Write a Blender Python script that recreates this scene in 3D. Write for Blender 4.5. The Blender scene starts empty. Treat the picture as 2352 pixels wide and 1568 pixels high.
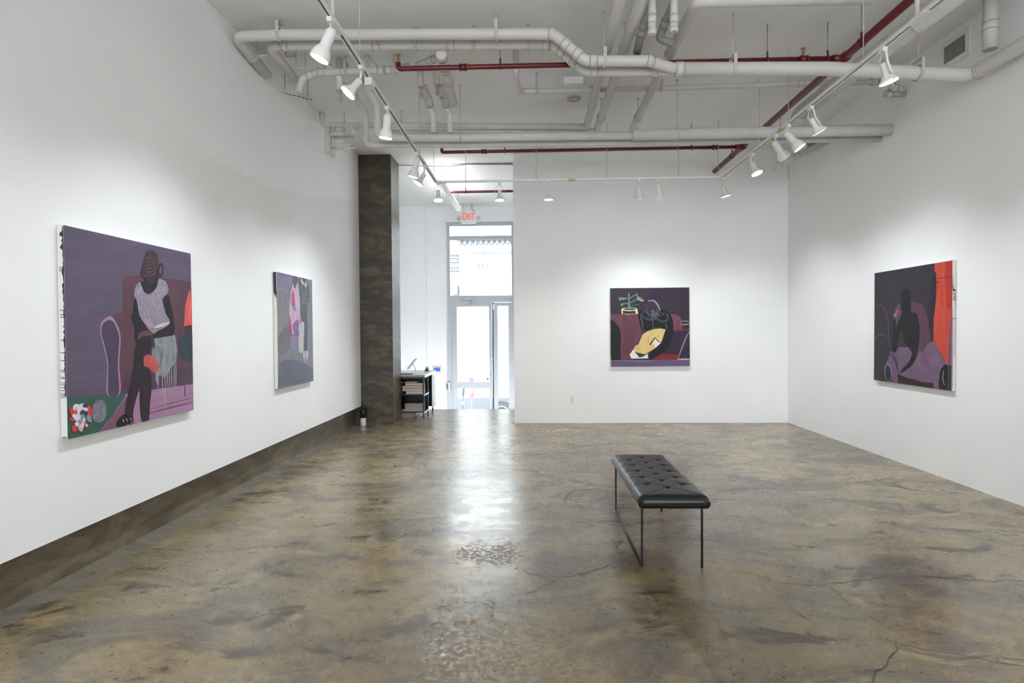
import bpy, math, random
import numpy as np
from mathutils import Vector, Matrix

random.seed(7)
C = bpy.context.scene.collection
PI = math.pi

# ------------------------------------------------------------------ camera frame (2352 x 1568)
FPX, YAW, PIT, ROL = 1319.63, .0343, .0172, -.0076
def _basis():
    cy, sy = math.cos(YAW), math.sin(YAW)
    f = np.array([-sy*math.cos(PIT), cy*math.cos(PIT), -math.sin(PIT)])
    r0 = np.array([cy, sy, 0]); u0 = np.cross(r0, f)
    cr, sr = math.cos(ROL), math.sin(ROL)
    return cr*r0+sr*u0, -sr*r0+cr*u0, f
RV, UV, FV = _basis()
EYE = np.array([0, 0, 1.5])
def at(x, y, **k):
    """world point seen at a photo pixel, on the plane X=, Y= or Z="""
    d = FV+(x-1176)/FPX*RV+(784-y)/FPX*UV
    a, v = list(k.items())[0]
    i = 'XYZ'.index(a)
    return Vector(EYE+(v-EYE[i])/d[i]*d)
CEIL = 4.39
XL, XR, YB = -2.80, 4.116, 9.386

# ------------------------------------------------------------------ materials
def S(c):
    return tuple(((v/255)/12.92 if v/255 <= .04045 else ((v/255+.055)/1.055)**2.4) for v in c)
MATS = {}
def base_mat(name):
    m = bpy.data.materials.new(name); m.use_nodes = True
    nt = m.node_tree
    return m, nt, nt.nodes['Principled BSDF']
def N(nt, kind, **kw):
    n = nt.nodes.new(kind)
    for k, v in kw.items():
        if k in n.inputs: n.inputs[k].default_value = v
        else: setattr(n, k, v)
    return n
def noise(nt, scale, detail=4, rough=.55, vec=None, dist=0):
    n = N(nt, 'ShaderNodeTexNoise'); n.inputs['Scale'].default_value = scale
    n.inputs['Detail'].default_value = detail; n.inputs['Roughness'].default_value = rough
    n.inputs['Distortion'].default_value = dist
    if vec is not None: nt.links.new(vec, n.inputs['Vector'])
    return n.outputs['Fac']
def ramp(nt, fac, stops, interp='LINEAR'):
    r = nt.nodes.new('ShaderNodeValToRGB'); r.color_ramp.interpolation = interp
    el = r.color_ramp.elements
    while len(el) < len(stops): el.new(.5)
    for e, (p, c) in zip(el, stops):
        e.position = p; e.color = (*c, 1) if len(c) == 3 else c
    nt.links.new(fac, r.inputs['Fac'])
    return r.outputs['Color']
def g(v): return (v, v, v)
def mix(nt, fac, a, b, mode='MIX'):
    m = nt.nodes.new('ShaderNodeMix'); m.data_type = 'RGBA'; m.blend_type = mode
    for sock, v in ((m.inputs[0], fac), (m.inputs[6], a), (m.inputs[7], b)):
        if isinstance(v, (int, float)): sock.default_value = v
        elif isinstance(v, tuple): sock.default_value = (*v, 1) if len(v) == 3 else v
        else: nt.links.new(v, sock)
    return m.outputs[2]
def math_(nt, op, a, b=None, clamp=False):
    m = nt.nodes.new('ShaderNodeMath'); m.operation = op; m.use_clamp = clamp
    for i, v in enumerate((a, b)):
        if v is None: continue
        if isinstance(v, (int, float)): m.inputs[i].default_value = v
        else: nt.links.new(v, m.inputs[i])
    return m.outputs[0]
def objco(nt, scale=(1, 1, 1), loc=(0, 0, 0)):
    t = nt.nodes.new('ShaderNodeTexCoord'); mp = nt.nodes.new('ShaderNodeMapping')
    mp.inputs['Scale'].default_value = scale; mp.inputs['Location'].default_value = loc
    nt.links.new(t.outputs['Object'], mp.inputs['Vector'])
    return mp.outputs['Vector']
def bump(nt, b, h, strength, dist=.01):
    n = nt.nodes.new('ShaderNodeBump'); n.inputs['Strength'].default_value = strength
    n.inputs['Distance'].default_value = dist
    nt.links.new(h, n.inputs['Height']); nt.links.new(n.outputs['Normal'], b.inputs['Normal'])
def plain(name, rgb, rough=.5, metal=0, var=.06, scale=14, spec=.5, bumpy=0):
    """a colour with a little procedural mottling"""
    if name in MATS: return MATS[name]
    m, nt, b = base_mat(name)
    c = S(rgb)
    v = objco(nt)
    col = ramp(nt, noise(nt, scale, 3, .6, v), [(.3, tuple(x*(1-var) for x in c)), (.7, tuple(min(1, x*(1+var)) for x in c))])
    nt.links.new(col, b.inputs['Base Color'])
    b.inputs['Roughness'].default_value = rough; b.inputs['Metallic'].default_value = metal
    b.inputs['Specular IOR Level'].default_value = spec
    if bumpy: bump(nt, b, noise(nt, scale*4, 3, .6, v), bumpy)
    MATS[name] = m
    return m
def emit(name, rgb, strength, sample=False):
    if name in MATS: return MATS[name]
    m = bpy.data.materials.new(name); m.use_nodes = True
    nt = m.node_tree; nt.nodes.clear()
    e = nt.nodes.new('ShaderNodeEmission'); o = nt.nodes.new('ShaderNodeOutputMaterial')
    e.inputs['Color'].default_value = (*rgb, 1); e.inputs['Strength'].default_value = strength
    nt.links.new(e.outputs[0], o.inputs[0])
    if not sample: m.cycles.emission_sampling = 'NONE'
    MATS[name] = m
    return m
def glass(name):
    if name in MATS: return MATS[name]
    m = bpy.data.materials.new(name); m.use_nodes = True
    nt = m.node_tree; nt.nodes.clear()
    t = nt.nodes.new('ShaderNodeBsdfTransparent'); gl = nt.nodes.new('ShaderNodeBsdfGlossy')
    gl.inputs['Roughness'].default_value = .02
    t.inputs['Color'].default_value = (.95, .97, .97, 1)
    fr = nt.nodes.new('ShaderNodeFresnel'); fr.inputs['IOR'].default_value = 1.35
    mx = nt.nodes.new('ShaderNodeMixShader'); o = nt.nodes.new('ShaderNodeOutputMaterial')
    nt.links.new(fr.outputs[0], mx.inputs[0]); nt.links.new(t.outputs[0], mx.inputs[1]); nt.links.new(gl.outputs[0], mx.inputs[2])
    nt.links.new(mx.outputs[0], o.inputs[0])
    MATS[name] = m
    return m
def wall_mat(name, rgb, patch=None):
    m, nt, b = base_mat(name)
    c = S(rgb); v = objco(nt)
    col = ramp(nt, noise(nt, .9, 3, .6, v), [(.3, tuple(x*.975 for x in c)), (.7, tuple(min(1, x*1.015) for x in c))])
    if patch:   # an older coat of paint showing above a ragged roller line (y0, y1, z at y0, z at y1)
        y0, y1, z0, z1 = patch
        sep = nt.nodes.new('ShaderNodeSeparateXYZ'); nt.links.new(v, sep.inputs[0])
        line = math_(nt, 'MAXIMUM', 3.06, math_(nt, 'ADD', 3.06, math_(nt, 'MULTIPLY', math_(nt, 'SUBTRACT', sep.outputs['Y'], 6.1), .18)))
        ragged = math_(nt, 'MULTIPLY', math_(nt, 'SUBTRACT', noise(nt, 7, 5, .7, v), .5), .22)
        d = math_(nt, 'SUBTRACT', math_(nt, 'ADD', sep.outputs['Z'], ragged), line)
        k = math_(nt, 'MULTIPLY', ramp_between(nt, d, -.004, .012), ramp_between(nt, sep.outputs['Y'], 4.2, 5.4))
        col = mix(nt, k, col, mix(nt, 1.0, col, (1.06, 1.065, 1.07), 'MULTIPLY'))
    nt.links.new(col, b.inputs['Base Color'])
    b.inputs['Roughness'].default_value = .75; b.inputs['Specular IOR Level'].default_value = .25
    return m
def concrete_mat(name, rgbs, seam=None, rough=.5, streak=(.6, .6, 3.0), bright=1):
    """board-marked concrete with grain-like streaks, pits and pale chips"""
    m, nt, b = base_mat(name)
    v = objco(nt); vs = objco(nt, streak)
    a, bb, c = [tuple(x*bright for x in S(k)) for k in rgbs]
    big = noise(nt, 2.2, 6, .62, vs, .8)
    col = ramp(nt, big, [(.28, a), (.5, bb), (.74, c)])
    grain = noise(nt, 5, 5, .65, objco(nt, (streak[0], streak[1], streak[2]*7)), 1.5)
    col = mix(nt, .45, col, ramp(nt, grain, [(.35, g(.6)), (.65, g(1.25))]), 'MULTIPLY')
    chip = ramp(nt, noise(nt, 26, 3, .5, v), [(.70, g(0)), (.76, g(1))])
    col = mix(nt, math_(nt, 'MULTIPLY', chip, .55), col, S((150, 135, 112)))
    pit = ramp(nt, noise(nt, 40, 2, .5, v), [(.26, g(1)), (.32, g(0))])
    col = mix(nt, pit, col, S((30, 26, 22)))
    nt.links.new(col, b.inputs['Base Color'])
    b.inputs['Roughness'].default_value = rough
    h = math_(nt, 'SUBTRACT', grain, math_(nt, 'MULTIPLY', pit, 1.5))
    bump(nt, b, h, .25, .01)
    return m
def floor_mat():
    m, nt, b = base_mat('polished_concrete')
    L = nt.links
    v = objco(nt)
    tan, tan2, grey, dark, yel = S((140, 126, 98)), S((118, 106, 83)), S((96, 89, 77)), S((70, 63, 52)), S((144, 121, 78))
    n1 = noise(nt, .5, 4, .62, v, .7)
    col = ramp(nt, n1, [(.32, tan2), (.5, tan), (.68, S((156, 141, 112)))])
    n3 = noise(nt, .9, 6, .7, objco(nt, (.8, 1.2, 1), (7, 3, 0)), 1.2)
    col = mix(nt, ramp(nt, n3, [(.50, g(0)), (.66, g(.75))]), col, yel)
    # trowelled sweeps, stretched across the room
    n2 = noise(nt, 1.7, 7, .72, objco(nt, (.78, 1.3, 1)), .9)
    col = mix(nt, ramp(nt, n2, [(.47, g(0)), (.58, g(.85))]), col, grey)
    n4 = noise(nt, 2.5, 7, .74, objco(nt, (.75, 1.25, 1), (2, 9, 0)), .6)
    col = mix(nt, ramp(nt, n4, [(.565, g(0)), (.605, g(.85))]), col, dark)
    n6 = noise(nt, 3.1, 6, .74, objco(nt, (.75, 1.2, 1), (12, 4, 0)), .8)
    col = mix(nt, ramp(nt, n6, [(.585, g(0)), (.64, g(.55))]), col, S((166, 150, 120)))
    # fine mottling
    n5 = noise(nt, 13, 5, .75, objco(nt, (.75, 1.25, 1)))
    col = mix(nt, .75, col, ramp(nt, n5, [(.28, g(.66)), (.72, g(1.25))]), 'MULTIPLY')
    n5b = noise(nt, 75, 2, .75, v)
    col = mix(nt, .7, col, ramp(nt, n5b, [(.3, g(.62)), (.7, g(1.3))]), 'MULTIPLY')
    vt = N(nt, 'ShaderNodeTexVoronoi'); vt.inputs['Scale'].default_value = 30; vt.distance = 'MANHATTAN'
    L.new(objco(nt, (1.3, .9, 1), (4, 2, 0)), vt.inputs['Vector'])
    ct = nt.nodes.new('ShaderNodeSeparateColor'); L.new(vt.outputs['Color'], ct.inputs[0])
    sepd = nt.nodes.new('ShaderNodeSeparateXYZ'); L.new(v, sepd.inputs[0])
    dens = math_(nt, 'ADD', math_(nt, 'MULTIPLY', ramp_between(nt, n3, .36, .54), math_(nt, 'ADD', .06, math_(nt, 'MULTIPLY', ramp_between(nt, sepd.outputs['Y'], 5.2, 2.4), .75))), .02)
    dot = math_(nt, 'MULTIPLY', math_(nt, 'LESS_THAN', vt.outputs['Distance'], math_(nt, 'ADD', .10, math_(nt, 'MULTIPLY', ct.outputs[0], .26))), math_(nt, 'LESS_THAN', ct.outputs[2], dens))
    col = mix(nt, math_(nt, 'MULTIPLY', dot, .82), col, S((50, 49, 49)))
    # exposed aggregate: dark slivers where the topping is worn, pale gravel in one worn lane
    vo = N(nt, 'ShaderNodeTexVoronoi'); vo.inputs['Scale'].default_value = 15
    L.new(objco(nt, (1.15, 1, 1)), vo.inputs['Vector'])
    cell = nt.nodes.new('ShaderNodeSeparateColor'); L.new(vo.outputs['Color'], cell.inputs[0])
    size = math_(nt, 'MULTIPLY', cell.outputs[0], .46)
    speck = math_(nt, 'MULTIPLY', math_(nt, 'LESS_THAN', math_(nt, 'ADD', vo.outputs['Distance'], math_(nt, 'MULTIPLY', n5, .2)), math_(nt, 'ADD', size, .02)), math_(nt, 'GREATER_THAN', cell.outputs[1], .35))
    sep = nt.nodes.new('ShaderNodeSeparateXYZ'); L.new(v, sep.inputs[0])
    nearf = N(nt, 'ShaderNodeMapRange'); L.new(sep.outputs['Y'], nearf.inputs[0])
    nearf.inputs[1].default_value = 5.6; nearf.inputs[2].default_value = 2.2; nearf.inputs[3].default_value = 0; nearf.inputs[4].default_value = 1
    worn = ramp(nt, n1, [(.44, g(0)), (.54, g(1))])
    spk = math_(nt, 'MULTIPLY', math_(nt, 'MULTIPLY', speck, worn), nearf.outputs[0])
    # worn matt patch in front of the door lane
    def blob(cx, cy, rx, ry):
        dx = math_(nt, 'DIVIDE', math_(nt, 'SUBTRACT', sep.outputs['X'], cx), rx)
        dy = math_(nt, 'DIVIDE', math_(nt, 'SUBTRACT', sep.outputs['Y'], cy), ry)
        return math_(nt, 'SQRT', math_(nt, 'ADD', math_(nt, 'MULTIPLY', dx, dx), math_(nt, 'MULTIPLY', dy, dy)))
    nb = math_(nt, 'MULTIPLY', math_(nt, 'SUBTRACT', noise(nt, 7.5, 6, .86, v, .4), .5), 5.0)
    w1 = ramp_between(nt, math_(nt, 'ADD', blob(-.28, 3.85, .36, .24), nb), .95, .55)
    w2 = ramp_between(nt, math_(nt, 'ADD', blob(-.30, 2.5, .95, .8), math_(nt, 'MULTIPLY', nb, 1.1)), .95, .5)
    wornlane = math_(nt, 'MULTIPLY', math_(nt, 'MAXIMUM', w1, math_(nt, 'MULTIPLY', w2, .95)), ramp_between(nt, noise(nt, 34, 2, .7, v), .40, .58))
    grav = math_(nt, 'MULTIPLY', math_(nt, 'MULTIPLY', speck, wornlane), 1)
    col = mix(nt, math_(nt, 'MULTIPLY', wornlane, .8), col, S((112, 94, 73)))
    col = mix(nt, math_(nt, 'MULTIPLY', grav, .6), col, S((130, 126, 122)))
    # stained pour to the right of a curved cold joint
    edge = math_(nt, 'ADD', math_(nt, 'MULTIPLY', math_(nt, 'SUBTRACT', sep.outputs['Y'], 3.6), -.14), .62)
    edge = math_(nt, 'ADD', edge, math_(nt, 'MULTIPLY', math_(nt, 'SUBTRACT', n1, .5), .16))
    dj = math_(nt, 'SUBTRACT', sep.outputs['X'], edge)
    inside = math_(nt, 'MULTIPLY', math_(nt, 'GREATER_THAN', dj, 0), ramp_between(nt, sep.outputs['Y'], 4.0, 3.5))
    fade = ramp_between(nt, dj, .9, 0.0)
    col = mix(nt, math_(nt, 'MULTIPLY', inside, math_(nt, 'MULTIPLY', fade, .8)), col, mix(nt, 1.0, col, (.68, .60, .47), 'MULTIPLY'))
    # greyer strip along the left kerb
    kerb = math_(nt, 'LESS_THAN', math_(nt, 'ADD', sep.outputs['X'], math_(nt, 'MULTIPLY', n4, .35)), -2.52)
    col = mix(nt, math_(nt, 'MULTIPLY', kerb, .6), col, S((116, 113, 108)))
    L.new(col, b.inputs['Base Color'])
    rg = ramp(nt, n6, [(.36, g(.20)), (.64, g(.34))])
    rg = mix(nt, ramp(nt, n4, [(.575, g(0)), (.62, g(1))]), rg, g(.30))
    rg = mix(nt, wornlane, rg, g(.62))
    rg = mix(nt, math_(nt, 'MULTIPLY', grav, 1), rg, g(.3))
    L.new(rg, b.inputs['Roughness'])
    b.inputs['Specular IOR Level'].default_value = .95
    bump(nt, b, noise(nt, 14, 4, .75, v), .035, .008)
    return m
def ramp_between(nt, val, lo, hi):
    r = N(nt, 'ShaderNodeMapRange'); nt.links.new(val, r.inputs[0])
    r.inputs[1].default_value = lo; r.inputs[2].default_value = hi; r.inputs[3].default_value = 0; r.inputs[4].default_value = 1
    return r.outputs[0]

WHITE = wall_mat('white_wall_paint', (245, 245, 245))
WHITE_L = wall_mat('white_wall_paint_with_touch_up', (237, 237, 237), patch=(6.6, 9.0, 2.93, 2.93))
CEILM = wall_mat('white_ceiling_paint', (238, 238, 238))
PIPE = plain('white_painted_pipe', (208, 206, 202), .55, var=.03, scale=5)
PIPE2 = plain('white_wrapped_insulation', (206, 204, 200), .7, var=.05, scale=9, bumpy=.25)
BAND = plain('coupling_band', (172, 160, 138), .5)
STEEL = plain('painted_hanger_steel', (196, 192, 184), .5)
RODM = plain('zinc_rod', (150, 147, 141), .45, .4)
RED = plain('red_sprinkler_paint', (98, 24, 28), .35, var=.08)
BRASS = plain('brass_sprinkler', (150, 122, 84), .35, .6)
VALVE = plain('paint_spotted_valve', (182, 166, 148), .5, .1)
LAMPW = plain('white_lamp_enamel', (236, 236, 234), .4, var=.02)
DARKSLOT = plain('dark_track_slot', (92, 86, 78), .6)
BLACK = plain('matt_black', (20, 20, 22), .45)
LEATHER = None
ALU = plain('brushed_aluminium', (206, 208, 210), .35, .7, var=.03)
FRAMEA = plain('anodised_door_frame', (186, 190, 195), .5, .15, var=.03)
GLASS = glass('clear_glass')
LIT = emit('lit_lamp_face', (1, .97, .92), 14)

# ------------------------------------------------------------------ mesh builder
class MB:
    def __init__(self): self.v = []; self.f = []; self.m = []; self.sm = []
    def add(self, vs, fs, mi=0, smooth=False):
        o = len(self.v); self.v += [tuple(p) for p in vs]
        for f in fs: self.f.append(tuple(o+i for i in f)); self.m.append(mi); self.sm.append(smooth)
        return self
    def box(self, a, b, mi=0):
        (x0, y0, z0), (x1, y1, z1) = a, b
        vs = [(x0,y0,z0),(x1,y0,z0),(x1,y1,z0),(x0,y1,z0),(x0,y0,z1),(x1,y0,z1),(x1,y1,z1),(x0,y1,z1)]
        return self.add(vs, [(0,3,2,1),(4,5,6,7),(0,1,5,4),(1,2,6,5),(2,3,7,6),(3,0,4,7)], mi)
    def obox(self, M, a, b, mi=0):
        o = len(self.v); self.box(a, b, mi)
        self.v[o:] = [tuple(M @ Vector(p)) for p in self.v[o:]]
        return self
    def tube(self, pts, r, seg=14, bend=0, mi=0, cap=True, smooth=True):
        pts = fillet([Vector(p) for p in pts], bend)
        rs = r if isinstance(r, list) else [r]*len(pts)
        t = [(pts[min(i+1, len(pts)-1)]-pts[max(i-1, 0)]).normalized() for i in range(len(pts))]
        n = Vector((0, 0, 1)) if abs(t[0].z) < .9 else Vector((1, 0, 0))
        n = (n-t[0]*n.dot(t[0])).normalized()
        vs, fs = [], []
        for i, p in enumerate(pts):
            n = (n-t[i]*n.dot(t[i])).normalized(); bb = t[i].cross(n)
            for k in range(seg):
                a = 2*PI*k/seg
                vs.append(p+(n*math.cos(a)+bb*math.sin(a))*rs[i])
        for i in range(len(pts)-1):
            for k in range(seg):
                k2 = (k+1) % seg
                fs.append((i*seg+k, i*seg+k2, (i+1)*seg+k2, (i+1)*seg+k))
        self.add(vs, fs, mi, smooth)
        if cap:
            o = len(self.v)-len(vs)
            self.f.append(tuple(o+k for k in reversed(range(seg)))); self.m.append(mi); self.sm.append(False)
            e = o+(len(pts)-1)*seg
            self.f.append(tuple(e+k for k in range(seg))); self.m.append(mi); self.sm.append(False)
        return self
    def lathe(self, prof, seg=24, M=None, mi=0, smooth=True):
        """prof: (radius, z) from top to bottom around local Z"""
        vs, fs = [], []
        for r, z in prof:
            for k in range(seg):
                a = 2*PI*k/seg
                vs.append(Vector((r*math.cos(a), r*math.sin(a), z)))
        if M is not None: vs = [M @ p for p in vs]
        for i in range(len(prof)-1):
            for k in range(seg):
                k2 = (k+1) % seg
                fs.append((i*seg+k, (i+1)*seg+k, (i+1)*seg+k2, i*seg+k2))
        self.add(vs, fs, mi, smooth)
        o = len(self.v)-len(vs)
        if prof[0][0] > 1e-5: self.f.append(tuple(o+k for k in range(seg))); self.m.append(mi); self.sm.append(False)
        if prof[-1][0] > 1e-5:
            e = o+(len(prof)-1)*seg
            self.f.append(tuple(e+k for k in reversed(range(seg)))); self.m.append(mi); self.sm.append(False)
        return self
    def torus(self, c, axis, R, r, seg=28, s2=8, mi=0, a0=0, a1=2*PI, flat=1):
        axis = Vector(axis).normalized(); c = Vector(c)
        u = Vector((0, 0, 1)) if abs(axis.z) < .9 else Vector((1, 0, 0))
        u = (u-axis*u.dot(axis)).normalized(); w = axis.cross(u)
        full = abs(a1-a0-2*PI) < 1e-6
        n = seg if full else seg+1
        vs, fs = [], []
        for i in range(n):
            a = a0+(a1-a0)*i/seg; d = u*math.cos(a)+w*math.sin(a)
            for k in range(s2):
                b = 2*PI*k/s2
                vs.append(c+d*(R+r*math.cos(b))+axis*(r*flat*math.sin(b)))
        for i in range(seg):
            j = (i+1) % n
            for k in range(s2):
                k2 = (k+1) % s2
                fs.append((i*s2+k, j*s2+k, j*s2+k2, i*s2+k2))
        return self.add(vs, fs, mi, True)
    def sphere(self, c, r, seg=16, mi=0, sc=(1, 1, 1)):
        prof = [(max(r*math.sin(PI*i/10), 1e-6), r*math.cos(PI*i/10)) for i in range(11)]
        M = Matrix.Translation(c) @ Matrix.Diagonal((*sc, 1))
        return self.lathe(prof, seg, M, mi)
    def build(self, name, mats, parent=None, auto=False):
        me = bpy.data.meshes.new(name)
        off = Vector(parent.location) if parent is not None else Vector((0, 0, 0))
        p = parent.parent if parent is not None else None
        while p is not None: off += p.location; p = p.parent
        me.from_pydata([tuple(Vector(v)-off) for v in self.v], [], self.f)
        for i, pl in enumerate(me.polygons):
            pl.material_index = self.m[i]; pl.use_smooth = self.sm[i]
        for m in (mats if isinstance(mats, (list, tuple)) else [mats]): me.materials.append(m)
        me.validate(); me.update()
        o = bpy.data.objects.new(name, me); C.objects.link(o)
        if parent is not None: o.parent = parent
        return o
def fillet(pts, r, n=7):
    if r <= 0 or len(pts) < 3: return pts
    out = [pts[0]]
    for i in range(1, len(pts)-1):
        a, b, c = pts[i-1], pts[i], pts[i+1]
        d1, d2 = (a-b), (c-b); l1, l2 = d1.length, d2.length
        d1.normalize(); d2.normalize()
        ang = d1.angle(d2)
        if ang > PI-.03: out.append(b); continue
        L = min(r/math.tan(ang/2), l1*.48, l2*.48)
        p, q = b+d1*L, b+d2*L
        for k in range(n+1):
            t = k/n
            out.append(p*(1-t)**2+b*2*t*(1-t)+q*t*t)
    out.append(pts[-1])
    return out

def tag(o, label=None, cat=None, group=None, kind=None):
    if label: o['label'] = label
    if cat: o['category'] = cat
    if group: o['group'] = group
    if kind: o['kind'] = kind
    return o
def thing(name, loc, label, cat, group=None):
    o = bpy.data.objects.new(name, None); o.empty_display_size = .05
    o.location = loc; C.objects.link(o)
    return tag(o, label, cat, group)
def struct(name, mb, mats, parent=None, label=None):
    o = mb.build(name, mats, parent)
    if parent is None: tag(o, label, None, None, 'structure')
    return o

# ------------------------------------------------------------------ the room
FLOOR = floor_mat()
fl = struct('floor', MB().box((-3.4, -6.2, -.25), (4.4, 11.1, 0)), FLOOR, label='polished brown and grey concrete floor with cracks and stains')
struct('floor_entry', MB().box((-3.4, 11.1, -1.1), (4.4, 13.6, -.88)), plain('entry_concrete', (176, 172, 166), .5), label='lower concrete floor inside the street door')
struct('ceiling', MB().box((-3.4, -6.2, CEIL), (4.4, 13.6, CEIL+.2)), CEILM, label='white painted ceiling slab with exposed pipes')
struct('wall_left', MB().box((-3.0, -6.2, .298), (XL, 9.3, CEIL)), WHITE_L, label='white left wall stopping short of the floor')
KICK = concrete_mat('kerb_concrete', [(66, 58, 45), (98, 87, 68), (134, 121, 97)], streak=(.9, .9, 2.2))
struct('baseboard_left', MB().box((-3.0, -6.2, 0), (-2.90, 9.3, .31)), KICK, label='rough dark concrete kerb below the white left wall')
COLM = concrete_mat('column_concrete', [(36, 32, 26), (62, 55, 42), (108, 93, 66)], streak=(1.3, 1.3, 3.2), rough=.34)
mb = MB().box((-3.0, 9.3001, 0), (-2.265, 9.86, CEIL))
struct('column', mb, COLM, label='dark board marked concrete column at the end of the left wall')
struct('wall_back', MB().box((-.287, YB, 0), (XR, YB+.16, CEIL)), WHITE, label='white back wall with a painting, right of the entrance')
struct('wall_right', MB().box((XR, -6.2, 0), (XR+.2, YB+.16, CEIL)), WHITE, label='white right wall')
FR = 13.3
mb = MB()
mb.box((-3.4, FR, -.88), (-1.98, FR+.25, CEIL)).box((-1.98, FR, 4.05), (-.37, FR+.25, CEIL)).box((-.37, FR, -.88), (2.0, FR+.25, CEIL))
mb.box((2.0, FR, 3.7), (3.7, FR+.25, CEIL)).box((2.0, FR, -.88), (3.7, FR+.25, .4)).box((3.7, FR, -.88), (4.4, FR+.25, CEIL))  # unseen window opening, added to let daylight into the front space
mb.box((-3.4, FR-.12, -.88), (-2.44, FR, CEIL))
struct('wall_front', mb, WHITE, label='white street wall around the glazed door')
struct('wall_entry_left', MB().box((-3.4, 9.2, -.88), (-3.2, FR, CEIL)), WHITE, label='white side wall of the entrance')
struct('wall_entry_right', MB().box((4.2, 9.3, -.88), (4.4, FR, CEIL)), WHITE, label='white far side wall of the front space')
# rear wall behind the viewer, its wide opening added to let in fill light
mb = MB()
mb.box((-3.0, -6.2, 0), (4.3, -6.0, .7)).box((-3.0, -6.2, 3.9), (4.3, -6.0, CEIL)).box((-3.0, -6.2, .7), (-2.3, -6.0, 3.9)).box((3.6, -6.2, .7), (4.3, -6.0, 3.9))
struct('wall_rear', mb, WHITE, label='white rear wall with a wide opening added for fill light')

# floor cracks: thin ribbons following the ones in the slab
def crack(pts, w, name='crack'):
    P = [at(x, y, Z=.0) for x, y in pts]
    out = [P[0]]
    for a, b in zip(P, P[1:]):
        n = max(2, int((b-a).length/.045))
        d = (b-a).normalized(); s = Vector((-d.y, d.x, 0))
        for k in range(1, n+1):
            out.append(a.lerp(b, k/n)+(s*random.uniform(-.013, .013) if k < n else Vector()))
    vs, fs = [], []
    for i, p in enumerate(out):
        d = (out[min(i+1, len(out)-1)]-out[max(i-1, 0)]).normalized(); s = Vector((-d.y, d.x, 0))
        ww = w*random.uniform(.2, .85)*(.4 if i in (0, len(out)-1) else 1)
        vs += [p+s*ww/2+Vector((0, 0, .0006)), p-s*ww/2+Vector((0, 0, .0006))]
    fs = [(2*i, 2*i+1, 2*i+3, 2*i+2) for i in range(len(out)-1)]
    MB().add(vs, fs).build(name, CRACK, fl)
CRACK = plain('crack_filled_with_dirt', (78, 66, 53), .8)
for pts, w in [
    ([(1680,1310),(1730,1318),(1790,1335),(1850,1345),(1905,1340),(1970,1332),(2030,1324),(2110,1322),(2200,1330),(2290,1334),(2352,1333)], .012),
    ([(1905,1345),(1930,1370),(1962,1392)], .009), ([(1990,1408),(2008,1422),(2028,1434)], .010),
    ([(2058,1470),(2062,1492),(2040,1515),(2028,1535),(2008,1555),(2004,1568)], .014),
    ([(2066,1480),(2120,1492),(2180,1500),(2260,1515),(2352,1530)], .009),
    ([(1425,1290),(1380,1305),(1330,1320),(1290,1325),(1260,1340),(1230,1356),(1205,1365)], .012),
    ([(1200,1310),(1240,1322),(1290,1325)], .011), ([(1428,1242),(1415,1262),(1430,1280),(1440,1292)], .009),
    ([(1410,1118),(1370,1122),(1320,1126),(1300,1140),(1293,1155)], .014), ([(1232,1080),(1240,1092),(1270,1086)], .010),
    ([(1130,1042),(1172,1030),(1180,1018)], .010), ([(1170,1052),(1200,1066),(1225,1076)], .008),
    ([(1330,1165),(1350,1180),(1370,1186)], .008), ([(1800,1378),(1850,1420),(1880,1440)], .006)]:
    crack(pts, w)

# ------------------------------------------------------------------ paintings
def cm(pts, closed=True, n=6):
    """Catmull-Rom through the points"""
    P = [np.array(p, float) for p in pts]; out = []; k = len(P)
    rng = range(k) if closed else range(k-1)
    for i in rng:
        p0, p1, p2, p3 = (P[(i-1) % k], P[i], P[(i+1) % k], P[(i+2) % k]) if closed else (P[max(i-1, 0)], P[i], P[i+1], P[min(i+2, k-1)])
        for j in range(n):
            t = j/n
            out.append(.5*((2*p1)+(-p0+p2)*t+(2*p0-5*p1+4*p2-p3)*t*t+(-p0+3*p1-3*p2+p3)*t**3))
    if not closed: out.append(P[-1])
    return out
def paint(rgb, var=.1, scale=8, stretch=(1, 1, 1), second=None, rough=.5):
    key = 'paint_%d_%d_%d_%s_%s' % (*rgb, var, second)
    if key in MATS: return MATS[key]
    m, nt, b = base_mat('oil_paint')
    c = S(rgb)
    fac = noise(nt, scale, 6, .65, objco(nt, stretch), .6)
    hi = S(second) if second else tuple(min(1, x*(1+var)) for x in c)
    lo = c if second else tuple(x*(1-var) for x in c)
    col = ramp(nt, fac, [(.32, lo), (.68, hi)])
    nt.links.new(col, b.inputs['Base Color'])
    b.inputs['Roughness'].default_value = rough; b.inputs['Specular IOR Level'].default_value = .3
    MATS[key] = m
    return m
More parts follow.
